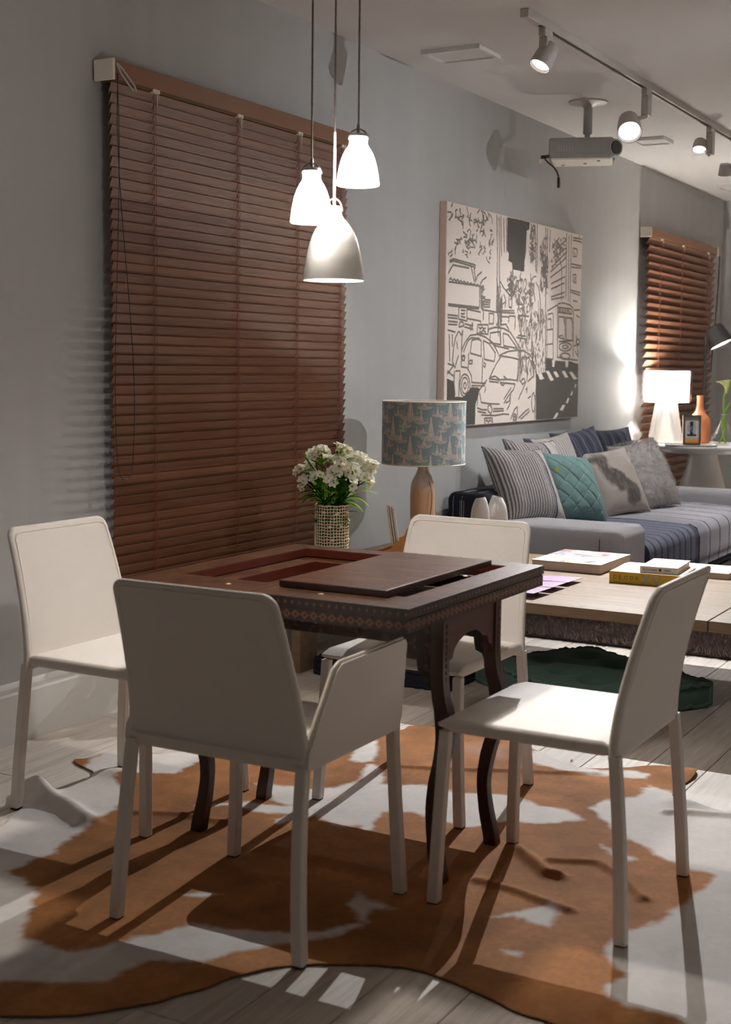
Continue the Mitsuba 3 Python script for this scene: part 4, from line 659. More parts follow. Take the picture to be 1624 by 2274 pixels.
# the closely worked side of the cover
av = np.arctan2(-VY, CAM[0]-VX); d0 = math.atan2(CAM[1]-VY, CAM[0]-VX); Vv = []; Ff = []; nn = 26
for j, z in enumerate(np.linspace(CTZ+0.004, VZ1-0.05, 40)):
    wdt = 0.35+0.75*(1-j/39)**0.7
    for i in range(nn+1): a = d0-math.pi*0.62+wdt*i/nn; r = VR-0.0006+0.0012*((i+j) % 2); Vv.append((VX+r*math.cos(a), VY+r*math.sin(a), z))
for j in range(39):
    for i in range(nn): a = j*(nn+1)+i; Ff += [[a, a+1, a+nn+2], [a, a+nn+2, a+nn+1]]
part(vs, 'dense_crochet', mesh(Vv, Ff), 'crochet', False)
for da, z in ((-0.45, 0.708), (0.28, 0.703), (1.05, 0.706), (-0.1, 0.648), (0.55, 0.648), (1.2, 0.67), (0.03, 0.592), (1.18, 0.59), (1.15, 0.548), (0.6, 0.54), (-0.5, 0.54), (2.2, 0.65), (3.0, 0.6), (-2.0, 0.66)):
    a = d0+da; part(vs, 'knot', move(trimesh.creation.icosphere(1, 1.0).apply_scale([0.0072, 0.0085, 0.0062]), (VX+(VR+0.004)*math.cos(a), VY+(VR+0.004)*math.sin(a), z), a), 'crochet', True)
RF = np.random.default_rng(12)
def leafmesh(base, d, length, width, droop, col):
    d = np.array(d)/np.linalg.norm(d); s = np.cross(d, [0, 0, 1.0]); s /= np.linalg.norm(s)+1e-9; v, cl = [], []; p = np.array(base, float); n = 9
    up = np.cross(s, d)
    for i in range(n+1):
        t = i/n; w = width*math.sin(math.pi*min(t*0.92+0.06, 1))**0.8*(1-0.25*t)
        v += [p-s*w+up*w*0.25, p.copy(), p+s*w+up*w*0.25]; c = np.array(col)*(0.85+0.3*t); cl += [c, c*1.25, c]
        d2 = d+np.array([0, 0, -droop*t]); p = p+d2/np.linalg.norm(d2)*length/n
    f = []
    for i in range(n):
        for k in (0, 1): a = 3*i+k; f += [[a, a+1, a+4], [a, a+4, a+3]]
    return mesh(v, f), np.array(cl)
def floret(c, d, size):
    d = np.array(d)/np.linalg.norm(d); s = np.cross(d, [0.3, 0.2, 1.0]); s /= np.linalg.norm(s); u = np.cross(d, s); v, f, cl = [], [], []
    for k in range(6):
        a = k*math.pi/3+RF.random()*0.2; o = math.cos(a)*s+math.sin(a)*u; tq = np.cross(d, o); b = len(v); w0 = size*(0.36 if k % 2 else 0.28); n = 6
        for i in range(n+1):
            t = i/n; r = size*(0.12+0.95*t*(0.7+0.3*t)); h = size*(0.95*math.sqrt(t)*1.0-0.28*t*t); w = w0*math.sin(math.pi*(0.12+0.80*t))**0.7
            p = np.array(c)+o*r*0.82+d*h
            v += [p-tq*w+d*w*0.18, p, p+tq*w+d*w*0.18]; q = lin(246, 242, 226) if t > 0.3 else lin(214, 220, 150); q = q*(0.94+0.06*RF.random()); cl += [q, q, q]
        for i in range(n):
            for m_ in (0, 1): e = b+3*i+m_; f += [[e, e+1, e+4], [e, e+4, e+3]]
    # throat and anthers
    for k in range(4):
        a = RF.random()*6.28; e = np.array(c)+d*size*0.95+(math.cos(a)*s+math.sin(a)*u)*size*0.15; b = len(v); w = size*0.04
        v += [np.array(c)+s*w, np.array(c)-s*w, e]; f.append([b, b+1, b+2]); cl += [lin(200, 205, 140)]*3
    return mesh(v, f), np.array(cl)
cam_r = np.array([0.8716, 0.4902, 0.0109]); cam_f = np.array([-0.486, 0.867, 0.0])
# where the flower heads stand: (right, up, towards the back) from the vase mouth's centre
heads = [(-0.130, 0.130, 0.02), (-0.075, 0.205, 0.02), (-0.045, 0.215, -0.02), (-0.055, 0.110, -0.07), (-0.005, 0.100, -0.08), (0.030, 0.170, -0.05), (0.020, 0.225, 0.02), (0.055, 0.190, 0.03),
         (0.075, 0.095, -0.08), (0.085, 0.145, -0.05), (0.105, 0.185, 0.01), (0.125, 0.175, 0.05), (0.165, 0.150, 0.02), (-0.02, 0.17, 0.05), (0.01, 0.13, -0.06), (-0.09, 0.15, 0.06), (0.14, 0.10, -0.02), (-0.11, 0.09, -0.02), (0.05, 0.215, -0.01)]
greens = [L(58, 104, 30), L(84, 138, 36), L(46, 84, 28), L(126, 176, 52), L(66, 114, 36)]
for i, (hx, hz, hb) in enumerate(heads):
    t = thing('alstroemeria', 'white alstroemeria stem with green leaves in the crocheted vase', 'flower', 'white flowers in the crocheted vase')
    top = np.array([VX, VY, VZ1])+cam_r*hx+np.array([0, 0, 1])*hz+cam_f*hb; a = math.atan2(top[1]-VY, top[0]-VX)
    rr = 0.03+0.02*RF.random(); foot = np.array([VX-0.02*math.cos(a), VY-0.02*math.sin(a), CTZ+0.03]); mid = np.array([VX+rr*math.cos(a), VY+rr*math.sin(a), VZ1+0.01])
    P = spline([foot, mid, mid*0.35+top*0.65+np.array([0, 0, 0.006]), top], 26); stm = tube(P, 0.0024, 6); part(t, 'stem', stm, 'leaf', True, color=np.tile(greens[0], (len(stm.vertices), 1)))
    nf = 6 if i not in (3, 4, 8) else 3
    out = top-np.array([VX, VY, VZ1-0.08]); out /= np.linalg.norm(out)
    for k in range(nf):
        d = out*0.7+RF.normal(0, 0.55, 3)-cam_f*0.45; d /= np.linalg.norm(d); c = top+d*0.013
        m, cl = floret(c, d, 0.026+0.006*RF.random()); part(t, 'flower', m, 'leaf', True, color=cl)
    for k in range(9):
        s = 0.38+0.60*k/9+0.05*RF.random(); b = P[int(s*25)]; ang = RF.random()*6.28; d = out*0.5+np.array([math.cos(ang), math.sin(ang), 0.25])*0.75
        m, cl = leafmesh(b, d, 0.070+0.045*RF.random(), 0.0115+0.006*RF.random(), 0.5+0.8*RF.random(), greens[RF.integers(0, 5)]); part(t, 'leaf', m, 'leaf', True, color=cl)
    # long outer leaves
    for (lx_, lz_, ex, dr_) in {0: [(-0.06, 0.06, -1.2, 0.3), (-0.05, 0.03, -1.0, 0.9)], 12: [(0.09, 0.075, 1.2, 0.2), (0.10, 0.05, 1.1, 0.8), (0.07, 0.02, 0.9, 1.6)], 16: [(0.07, 0.10, 1.2, 0.3), (0.05, -0.005, 0.6, 1.8)], 17: [(-0.06, 0.02, -0.5, 2.2), (-0.03, 0.04, -0.8, 1.0)], 1: [(-0.07, 0.14, -0.35, -1.0)], 6: [(0.01, 0.19, 0.4, -0.5)]}.get(i, []):
        b = np.array([VX, VY, VZ1])+cam_r*lx_+np.array([0, 0, lz_]); d = cam_r*ex+np.array([0, 0, 0.35])-cam_f*0.2
        m, cl = leafmesh(b, d, 0.105, 0.014, dr_, greens[3] if ex > 0 else greens[1]); part(t, 'leaf', m, 'leaf', True, color=cl)

# ---------------------------------------------------------------- white bud-shaped vases, magazine rack
def bud(x, y, R, z1, lean, label):
    t = thing('bud_vase', label, 'vase', None); c = (x, y, 0)
    pr = [(0.45, 0.0), (0.62, 0.06), (0.85, 0.25), (0.97, 0.45), (1.0, 0.58), (0.96, 0.72), (0.84, 0.85), (0.66, 0.94), (0.48, 1.0)]; P = spline([(r*R, 0, CTZ+0.001+h*(z1-CTZ)) for r, h in pr], 36)
    m = shell_lathe([(r, z) for r, _, z in P], 0.004, 40, (0, 0, 0)); v = m.vertices
    k = (v[:, 2]-CTZ)/(z1-CTZ); v[:, 2] += np.clip(k-0.85, 0, 1)*lean*v[:, 0]*4; v[:, 1] *= 0.8
    m.vertices = v+np.array(c); part(t, 'body', m, 'ceramic', 40); part(t, 'foot', solid_lathe([(R*0.44, CTZ+0.0005), (R*0.46, CTZ+0.004)], 24, c), 'ceramic')
bud(0.700, 5.770, 0.0475, 0.712, 0.35, 'left white ceramic bud-shaped vase behind the chair back')
bud(0.742, 5.872, 0.0520, 0.710, -0.35, 'right white ceramic bud-shaped vase behind the chair back, open side lit')
mr = thing('magazine_rack', 'tan leather magazine rack with scalloped sides on the oak table', 'magazine rack')
GR = lambda m: move(m, (0.405, 5.470, CTZ), math.radians(27))
rk = sg.Polygon([(-0.11, 0.001), (0.10, 0.001), (0.11, 0.13), (0.085, 0.165), (0.055, 0.150), (0.045, 0.118), (0.005, 0.100), (-0.012, 0.072), (-0.060, 0.052), (-0.105, 0.046)]).buffer(-0.004).buffer(0.008).buffer(-0.004)
for s in (-0.060, 0.052):
    m = extrude(rk, 0.008, 'y', s); m.vertices[:, 2] = np.maximum(m.vertices[:, 2], 0.0005); part(mr, 'side_panel', GR(m), 'tan_leather', 30)
part(mr, 'base', GR(box(-0.10, 0.095, -0.052, 0.052, 0.0005, 0.012, 0.003)), 'tan_leather')
for i in range(3):
    x = -0.002+0.0125*i; tp = -0.036; hgt = 0.268-0.006*i
    t = thing('magazine', ('left', 'middle', 'right')[i]+' of three pale magazines leaning in the tan leather rack', 'magazine', 'magazines in the leather rack')
    P = [(x, 0.0135), (x+0.009, 0.0135), (x+0.009+tp, hgt), (x+tp, hgt)]
    part(t, 'pages', GR(extrude(P, 0.088, 'y', -0.044)), 'paper'); Q = [(x-0.0012, 0.0130), (x-0.0002, 0.0130), (x-0.0002+tp, hgt+0.001), (x-0.0012+tp, hgt+0.001)]
    part(t, 'cover', GR(extrude(Q, 0.092, 'y', -0.046)), 'tan_leather' if i == 0 else 'paint_line')
# ---------------------------------------------------------------- sofa
sf = thing('sofa', 'long grey and navy striped sofa against the left wall with pillows along its back', 'sofa')
def soft(x0, x1, y0, y1, z0, z1, r=0.06, bulge=0.01, n=14):
    rings = []; hx, hz = (x1-x0)/2, (z1-z0)/2
    for t in np.r_[0, 0.25, 0.55, 0.85, np.linspace(1, 9, n), 9.15, 9.45, 9.75, 10]:
        y = y0+(y1-y0)*(0.0 if t <= 0 else 0) ; e = 1.0
        if t < 1: y = y0+r*t; e = math.sqrt(max(1-(1-t)**2, 0.0))
        elif t > 9: y = y1-r*(10-t); e = math.sqrt(max(1-(t-9)**2, 0.0))
        else: y = y0+r+(y1-y0-2*r)*(t-1)/8
        b = bulge*math.sin(math.pi*np.clip((y-y0)/(y1-y0), 0, 1)); ins = r*0.9*(1-e)
        q = rrect(hx-ins+b, hz-ins+b, max(r*0.95-ins*0.5, 0.008), 5); rings.append(np.c_[q[:, 0]+(x0+x1)/2, np.full(len(q), y), q[:, 1]+(z0+z1)/2])
    return loft(rings)
SB, ZS, ZA, SX = 0.03, 0.375, 0.478, 1.065
part(sf, 'arm', soft(SB, SX, 6.745, 7.195, 0.10, ZA, 0.055, 0.004), 'sofa_grey', 50)
part(sf, 'arm', soft(SB, SX, 9.47, 9.70, 0.10, ZA, 0.055, 0.004), 'sofa_grey', 50)
part(sf, 'arm_seam', tube([(0.948, 6.7435, 0.11), (0.948, 6.7435, 0.43)], 0.0022, 6), 'seam')
part(sf, 'arm_seam', tube([(SX+0.0015, 6.94, 0.11), (SX+0.0015, 6.94, 0.40), (SX-0.012, 6.94, 0.452), (SX-0.06, 6.94, ZA+0.003)], 0.0020, 6), 'seam')
def stripes_seat(y):
    navy, grey = lin(68, 70, 84), lin(160, 158, 164); c = np.where((y < 8.18)[:, None], navy, grey)
    for y0 in np.arange(7.22, 8.14, 0.118):
        for o, w, kk in ((0.0, 0.009, 0.8), (0.026, 0.005, 0.55), (0.043, 0.020, 0.5)):
            m = (np.abs(y-y0-o) < w)[:, None]*kk; c = c*(1-m)+lin(124, 128, 146)*m
    for y0 in np.arange(8.44, 9.5, 0.235):
        m = (np.abs(y-y0) < 0.014)[:, None]; c = np.where(m, lin(84, 86, 104), c)
    for y0 in np.arange(8.20, 8.36, 0.020):
        m = (np.abs(y-y0) < 0.005)[:, None]*0.6; c = c*(1-m)+lin(88, 90, 104)*m
    return c
ys = np.arange(7.19, 9.4751, 0.005); xs = [(SB+0.20, ZS)]; 
prof_s = [(0.22, 0.11), (0.22, ZS-0.02), (0.26, ZS)]+[(x, ZS+0.012*math.sin(math.pi*(x-0.26)/0.74)) for x in np.linspace(0.35, 0.94, 10)]+[(SX+0.015+0.075*math.cos(a)-0.075, ZS-0.075+0.075*math.sin(a)) for a in np.linspace(math.pi/2, 0, 9)]+[(SX+0.018, 0.20), (SX+0.010, 0.11)]
rings = [np.array([(x, y, z) for x, z in prof_s]) for y in ys]; sm = loft(rings)
part(sf, 'seat_cushion', sm, 'vc_fabric', True, color=stripes_seat(sm.vertices[:, 1]))
part(sf, 'seat_seam', tube([(SX+0.0195, 8.185, 0.12), (SX+0.0185, 8.185, ZS-0.075), (SX-0.002, 8.185, ZS-0.020), (SX-0.05, 8.185, ZS+0.002)], 0.003, 6), 'navy_fabric')
def stripes_back(y):
    c = np.tile(lin(40, 42, 56), (len(y), 1))
    return c
bm_ = soft(SB, 0.275, 6.78, 9.68, 0.10, 0.628, 0.045, 0.004, 30); 
part(sf, 'back', bm_, 'navy_fabric', 50)
for x, w in ((0.075, 0.0015), (0.118, 0.0016), (0.128, 0.0022), (0.141, 0.0016), (0.215, 0.0012), (0.246, 0.0016), (0.256, 0.0016), (0.264, 0.0014)):
    zt = 0.626-max(0, (x-0.225))*0.55
    part(sf, 'stripe', tube([(x, 6.7795, 0.47), (x, 6.7795, zt-0.045), (x, 6.79, zt-0.018), (x, 6.825, zt+0.003), (x, 6.95, zt+0.004)], w, 5), 'metal_grey')
part(sf, 'base', box(SB+0.02, SX-0.03, 6.78, 9.68, 0.05, 0.11, 0.004), 'navy_fabric')
for x in (0.12, 0.95):
    for y in (6.85, 9.60): part(sf, 'foot', box(x-0.025, x+0.025, y-0.025, y+0.025, 0.018 if y > 6.85 or x > 0.3 else 0.0, 0.05, 0.003), 'dark_wood')

def pillow(name, label, center, yaw, tilt, roll, w, h, thick, colfn, n=70, matk='vc_fabric', disp=None, pinch=0.10, parts=None):
    """front faces +x turned by yaw about z, leaning back by tilt, rolled in its plane"""
    t = thing(name, label, 'pillow'); u, v = np.meshgrid(np.linspace(-1, 1, n), np.linspace(-1, 1, n)); u, v = u.ravel(), v.ravel()
    X = u*w/2*(1-pinch*(1-v**2)**1.0*np.abs(u)**3*0.9); Y = v*h/2*(1-pinch*(1-u**2)*np.abs(v)**3*0.9)
    th = thick/2*(np.clip((1-np.abs(u)**2.6), 0, 1)*np.clip((1-np.abs(v)**2.6), 0, 1))**0.55
    wr = (meshkit.fbm(np.c_[u*2.2, v*2.2, np.full(len(u), w*17)], 3, 3)-0.5)*0.020*(th/(thick/2)+0.1)
    zf = th+wr; zb = -th+wr
    if disp is not None: zf = zf+disp(u, v)*np.clip(th/(thick/2)*2, 0, 1)
    f = []
    for i in range(n-1):
        for j in range(n-1): a = i*n+j; f += [[a, a+1, a+n+1], [a, a+n+1, a+n]]
    f = np.array(f); rim = [j for j in range(n)]+[i*n+n-1 for i in range(1, n)]+[(n-1)*n+j for j in range(n-2, -1, -1)]+[i*n for i in range(n-2, 0, -1)]
    nv = n*n; V = np.vstack([np.c_[X, Y, zf+0.001], np.c_[X, Y, zb-0.001]]); F = [f, f[:, ::-1]+nv]
    r = np.array(rim); r2 = np.roll(r, -1); F += [np.c_[r, r+nv, r2], np.c_[r2, r+nv, r2+nv]]
    m = mesh(V, np.vstack(F)); 
    # local (X right, Y up, Z out) -> world
    cr, sr = math.cos(roll), math.sin(roll); RX = np.array([[cr, -sr, 0], [sr, cr, 0], [0, 0, 1]])
    out = np.array([math.cos(yaw)*math.cos(tilt), math.sin(yaw)*math.cos(tilt), math.sin(tilt)]); right = np.array([-math.sin(yaw), math.cos(yaw), 0]); up = np.cross(out, right)
    M = np.c_[right, up, out] @ RX
    m.vertices = m.vertices @ M.T + np.array(center)
    if m.volume < 0: m.invert()
    c = colfn(u, v); 
    part(t, 'cover', m, matk, True, color=np.vstack([c, c]))
    rimp = V[r]*np.array([1, 1, 0]); part(t, 'piping', tube((rimp*np.array([1.004, 1.004, 1]))@M.T+np.array(center), 0.003, 5, closed=True), 'seam' if 'strip' in label else 'vc_fabric', True, **({} if 'strip' in label else {'color': np.tile(c.mean(0)*0.8, (5*(len(r)+1), 1))}))
    return t, M
def st(base, lines):
    def fn(u, v):
        c = np.tile(lin(base), (len(u), 1))
        for a, b, p, w, col, k in lines:      # stripes across u from a to b with pitch p and half width w
            m = (u >= a) & (u <= b) & (np.abs(((u-a)/p) % 1-0.5)*p < w); c[m] = c[m]*(1-k)+lin(col)*k
        return c
    return fn
pil_st = st((178, 172, 168), [(-1, 0.22, 0.088, 0.020, (92, 88, 92), 1), (0.24, 0.36, 0.12, 0.048, (64, 68, 88), 1), (0.72, 0.76, 0.04, 0.016, (110, 106, 108), 1)])
pillow('sofa_pillow', 'grey pillow with fine dark stripes at the near end of the sofa', (0.335, 7.18, 0.655), math.radians(-18), math.radians(30), math.radians(-4), 0.50, 0.47, 0.18, st((178, 172, 168), [(-1, 0.50, 0.085, 0.020, (92, 88, 92), 1), (0.52, 0.62, 0.10, 0.040, (64, 68, 88), 1), (0.86, 0.90, 0.04, 0.016, (110, 106, 108), 1)]), 140)
pillow('sofa_pillow', 'grey striped pillow half hidden behind the teal pillow', (0.245, 7.62, 0.675), math.radians(-14), math.radians(24), math.radians(-3), 0.50, 0.46, 0.16, pil_st, 120)
pillow('sofa_pillow', 'grey striped pillow with a dark corner between the teal and navy pillows', (0.235, 7.95, 0.690), math.radians(-14), math.radians(22), math.radians(4), 0.48, 0.46, 0.15, st((172, 166, 162), [(-0.2, 1.0, 0.11, 0.012, (112, 108, 110), 0.8), (-1, -0.8, 0.2, 0.09, (60, 64, 82), 1)]), 110)
nav = st((60, 62, 75), [(-1, 1, 0.36, 0.020, (96, 99, 113), 0.8), (-0.9, 1, 0.36, 0.008, (96, 99, 113), 0.6), (-0.8, 1, 0.36, 0.030, (44, 46, 57), 0.8)])
pillow('sofa_pillow', 'navy striped pillow in the middle of the sofa, behind the springbok pillow', (0.250, 8.38, 0.700), math.radians(-14), math.radians(22), math.radians(4), 0.52, 0.48, 0.17, nav, 110)
pillow('sofa_pillow', 'navy striped pillow farthest along the sofa back, behind the white fur pillow', (0.225, 9.02, 0.690), math.radians(-15), math.radians(16), 0.0, 0.56, 0.46, 0.15, nav, 110)
def weave(u, v):
    a, b = (u+v)*2.1, (u-v)*2.1; ia, ib = np.floor(a), np.floor(b); fa, fb = a-ia, b-ib
    over = ((ia+ib) % 2) == 0
    h = np.where(over, np.sin(np.pi*fa)**0.5*0.5+0.5*np.clip(np.minimum(fb, 1-fb)*9, 0, 1), np.sin(np.pi*fb)**0.5*0.5+0.5*np.clip(np.minimum(fa, 1-fa)*9, 0, 1))
    return 0.011*h
def teal(u, v):
    c = np.tile(lin(98, 124, 122), (len(u), 1)); c *= (0.86+0.28*meshkit.fbm(np.c_[u*3, v*3, u*0], 3, 2))[:, None]
    m = (np.abs(u+0.62) < 0.05) & (np.abs(v-0.28) < 0.07); c[m] = lin(126, 130, 60); return c
pillow('sofa_pillow', 'teal felt pillow with a woven pleated front', (0.405, 7.70, 0.600), math.radians(-22), math.radians(32), math.radians(-8), 0.48, 0.47, 0.19, teal, 150, disp=weave)
def bok(u, v):
    w = meshkit.fbm(np.c_[u*3, v*3, u*0+2], 4, 6)-0.5; c = np.tile(lin(162, 154, 147), (len(u), 1))
    d = np.abs(u*0.9+0.12+0.35*np.sin(v*2.4)+w*0.5) + np.clip(-v-0.75, 0, 1)*2; k = np.clip((0.34-d)/0.12, 0, 1)*np.clip((1.05-np.abs(v))*3, 0, 1)
    h = meshkit.fbm(np.c_[u*30, v*9, u*0], 2, 8)
    return c*(1-k)[:, None]+(lin(92, 86, 82)*(0.6+0.9*h)[:, None])*k[:, None]
pillow('sofa_pillow', 'pale grey pillow with a dark springbok-hide marking', (0.430, 8.44, 0.585), math.radians(-22), math.radians(28), math.radians(4), 0.50, 0.47, 0.18, bok, 110)
def fur(u, v): return lin(184, 180, 178)*(0.78+0.40*meshkit.fbm(np.c_[u*9, v*9, u*0], 4, 5))[:, None]
ft, M = pillow('sofa_pillow', 'fluffy white fur pillow near the far arm of the sofa', (0.480, 8.93, 0.600), math.radians(-22), math.radians(26), math.radians(6), 0.50, 0.50, 0.20, fur, 90, disp=lambda u, v: 0.010*meshkit.fbm(np.c_[u*14, v*14, u*0], 2, 4))
mat('fur_white', L(190, 186, 184), 0.9)
tv, tf, tc = [], [], []
R3 = np.random.default_rng(3)
for _ in range(5200):
    u, v = R3.uniform(-1, 1, 2); th = 0.10*(max(1-abs(u)**2.6, 0)*max(1-abs(v)**2.6, 0))**0.55
    p = np.array([u*0.25, v*0.25, th]); d = np.array([u*0.8, v*0.8-0.25, 0.7])+R3.normal(0, 0.5, 3); d /= np.linalg.norm(d); s = np.cross(d, R3.normal(0, 1, 3)); s /= np.linalg.norm(s); b = len(tv)
    tv += [p-s*0.0016, p+s*0.0016, p+d*0.022]; tf.append([b, b+1, b+2])
part(ft, 'fur', mesh(np.array(tv)@M.T+np.array([0.480, 8.93, 0.600]), tf), 'fur_white', False, kind='stuff')

# ---------------------------------------------------------------- floor cushions and shag rug
def floor_cushion(label, c, ang, w, d, h, m, tuft=True):
    t = thing('floor_cushion', label, 'floor cushion'); n = 46; u, v = np.meshgrid(np.linspace(-1, 1, n), np.linspace(-1, 1, n)); u, v = u.ravel(), v.ravel()
    e = (np.clip(1-np.abs(u)**7, 0, 1)*np.clip(1-np.abs(v)**7, 0, 1))**0.5; z = h*(0.80+0.16*e)+0.010*(meshkit.fbm(np.c_[u*3, v*3, u*0+w], 3, 2)-0.5)
    if tuft:
        for a in (-0.5, 0.0, 0.5):
            for b in (-0.45, 0.45): z -= 0.052*np.exp(-(((u-a)*w/2)**2+((v-b)*d/2)**2)/0.045**2)
    f = []
    for i in range(n-1):
        for j in range(n-1): a = i*n+j; f += [[a, a+1, a+n+1], [a, a+n+1, a+n]]
    rim = np.array([j for j in range(n)]+[i*n+n-1 for i in range(1, n)]+[(n-1)*n+j for j in range(n-2, -1, -1)]+[i*n for i in range(n-2, 0, -1)])
    top = np.c_[u*w/2, v*d/2, z]; V = [top]; F = [np.array(f)]; prev = rim; off = len(top); k = len(rim)
    for zz, o in ((0.62, 1.018), (0.35, 1.024), (0.10, 1.012), (0.02, 1.0)):
        V.append(top[rim]*[o, o, 0]+[0, 0, h*zz]); cur = np.arange(off, off+k); F += [np.c_[prev, cur, np.roll(prev, -1)], np.c_[np.roll(prev, -1), cur, np.roll(cur, -1)]]; prev = cur; off += k
    V.append(np.array([[0, 0, h*0.02]])); F.append(np.c_[prev, np.full(k, off), np.roll(prev, -1)])
    mm = mesh(np.vstack(V), np.vstack(F)); mm = move(mm, (c[0], c[1], 0.0), ang)
    if mm.volume < 0: mm.invert()
    part(t, 'cover', mm, m, 50)
    for zz in (0.80, 0.10):
        pth = top[rim]*[1.02, 1.02, 0]+np.c_[np.zeros((k, 2)), np.full(k, h*zz)+0.003*R3.normal(0, 1, k)]
        part(t, 'rolled_edge', move(tube(pth, 0.010, 6, closed=True), (c[0], c[1], 0.0), ang), m, True)
    for sx in (-1, 1):
        for sy in (-1, 1): part(t, 'corner_edge', move(tube([(sx*w/2*1.02, sy*d/2*1.02, h*zz) for zz in (0.08, 0.3, 0.55, 0.8)], 0.009, 6), (c[0], c[1], 0), ang), m, True)
    if tuft:
        for a in (-0.5, 0.0, 0.5):
            for b in (-0.45, 0.45): part(t, 'tuft', move(solid_lathe([(0.010, 0), (0.012, 0.005), (0.004, 0.010)], 10, (a*w/2, b*d/2, h*0.92-0.052)), (c[0], c[1], 0), ang), 'teal_dark', True)
ua = math.atan2(-0.53, 0.85); uv_ = np.array([math.cos(ua), math.sin(ua)]); vv = np.array([math.sin(ua), -math.cos(ua)])
cc_ = np.array([1.316, 5.606])+uv_*0.375+vv*0.29
floor_cushion('flat dark teal tufted floor cushion on the floor at the edge of the oak table', cc_, ua, 0.75, 0.58, 0.118, 'teal_dark')
floor_cushion('dark navy floor cushion on the floor under the oak table, left of the teal one', (0.66, 5.10), 0.0, 0.62, 0.44, 0.085, 'navy_fabric', False)
mat('rug_backing', L(84, 72, 70), 0.9)
sr = thing('shag_rug', 'dark brown shag rug with a deep pile on the floor under the sofa front', 'rug')
part(sr, 'backing', box(0.30, 3.4, 6.13, 9.3, 0.0005, 0.018, 0.004), 'rug_backing')
pv, pf = [], []
for _ in range(42000):
    y = 6.125+abs(R3.normal(0, 0.35)) if R3.random() < 0.8 else R3.uniform(6.13, 7.5); x = R3.uniform(0.32, 3.0); d = np.array([R3.normal(0, 0.4), R3.normal(-0.25, 0.4), 1.0]); d /= np.linalg.norm(d); hgt = R3.uniform(0.025, 0.050); s = np.array([R3.normal(), R3.normal(), 0]); s /= np.linalg.norm(s); p = np.array([x, y, 0.012]); b = len(pv)
    pv += [p-s*0.0042, p+s*0.0042, p+d*hgt]; pf.append([b, b+1, b+2])
pvm = np.array(pv); tone = np.repeat(R3.uniform(0.6, 1.7, len(pf)), 3)[:, None]
part(sr, 'pile', mesh(pvm, pf), 'vc_matte', False, kind='stuff', color=lin(124, 110, 106)*tone)

# ---------------------------------------------------------------- far corner: pedestal table and what stands on it
pd = thing('pedestal_table', 'white round pedestal table with a flared base behind the far end of the sofa', 'table')
PX, PY, PZ = 0.565, 10.10, 0.766
part(pd, 'top', solid_lathe([(0.445, PZ-0.024), (0.455, PZ-0.018), (0.457, PZ-0.008), (0.453, PZ)], 72, (PX, PY, 0)), 'white_gloss', 50)
part(pd, 'under_disc', solid_lathe([(0.29, PZ-0.060), (0.305, PZ-0.056), (0.31, PZ-0.024)], 64, (PX, PY, 0)), 'white_gloss', 50)
part(pd, 'pedestal', solid_lathe([(0.290, 0.001), (0.290, 0.012), (0.258, 0.15), (0.215, 0.30), (0.160, 0.48), (0.118, 0.62), (0.100, PZ-0.060)], 64, (PX, PY, 0)), 'white_gloss', 50)
# table lamp with ribbed drum inside clear glass
dl = thing('glass_table_lamp', 'glowing table lamp with a ribbed white drum shade in glass on a clear conical foot', 'table lamp')
DX, DY = 0.262, 10.12
z0, z1, R = 1.070, 1.316, 0.174
mat('drum_fabric', (0.85, 0.82, 0.76), 0.8, 0.1)
an = np.linspace(0, 2*np.pi, 241)[:-1]; rr = R-0.010+0.0022*np.abs(np.sin(an*30)); V = []; 
for z in (z0+0.006, z1-0.006): V += [(DX+r*math.cos(a), DY+r*math.sin(a), z) for r, a in zip(rr, an)]
k = len(an); Fq = []
for j in range(k): a, b = j, (j+1) % k; Fq += [[a, b, b+k], [a, b+k, a+k]]
part(dl, 'drum_shade', mesh(V, Fq), 'drum_fabric', False, emitter=area((1.0, 0.95, 0.87), DRUM, 0.7))
part(dl, 'drum_lining', lathe([(R-0.014, z0+0.006), (R-0.014, z1-0.006)], 80, (DX, DY, 0)), 'drum_fabric', True)
part(dl, 'bulb', trimesh.creation.icosphere(3, 0.030).apply_translation((DX, DY, 1.260)), 'opal_off', True, emitter=area((1.0, 0.93, 0.82), DRUM_BULB, 3.0))
gp = [(R-0.016, z1+0.002), (R+0.006, z1+0.001), (R+0.012, z1-0.012), (R+0.012, z0+0.020), (R+0.002, z0+0.002), (R-0.03, z0-0.002)]
part(dl, 'glass_drum', lathe(gp, 64, (DX, DY, 0)), 'clear_glass', 40)
part(dl, 'glass_foot', lathe([(0.085, z0-0.004), (0.088, z0-0.02), (0.134, PZ+0.008), (0.137, PZ+0.003)], 64, (DX, DY, 0)), 'frosted_glass', 40)
part(dl, 'inner_cone', lathe([(0.018, 1.00), (0.030, 0.92), (0.062, PZ+0.01)], 40, (DX, DY, 0)), 'frosted_glass', 40)
part(dl, 'foot_ring', tube([(DX+0.136*math.cos(a), DY+0.136*math.sin(a), PZ+0.0045) for a in np.linspace(0, 2*np.pi, 60, endpoint=False)], 0.004, 8, closed=True), 'white_gloss', True)
part(dl, 'neck_ring', tube([(DX+0.086*math.cos(a), DY+0.086*math.sin(a), z0-0.006) for a in np.linspace(0, 2*np.pi, 50, endpoint=False)], 0.004, 8, closed=True), 'white_gloss', True)
part(dl, 'stem', cyl((DX, DY, 0.99), (DX, DY, 1.230), 0.010, 12), 'white_gloss', True)
part(dl, 'flex', tube(spline([(DX, DY, 0.995), (DX-0.04, DY-0.02, 0.90), (DX-0.07, DY-0.03, PZ+0.006)], 16), 0.003, 6), 'cap_white', True)
tr = thing('tray', 'thin dark oval tray under the picture frame on the white pedestal table', 'tray')
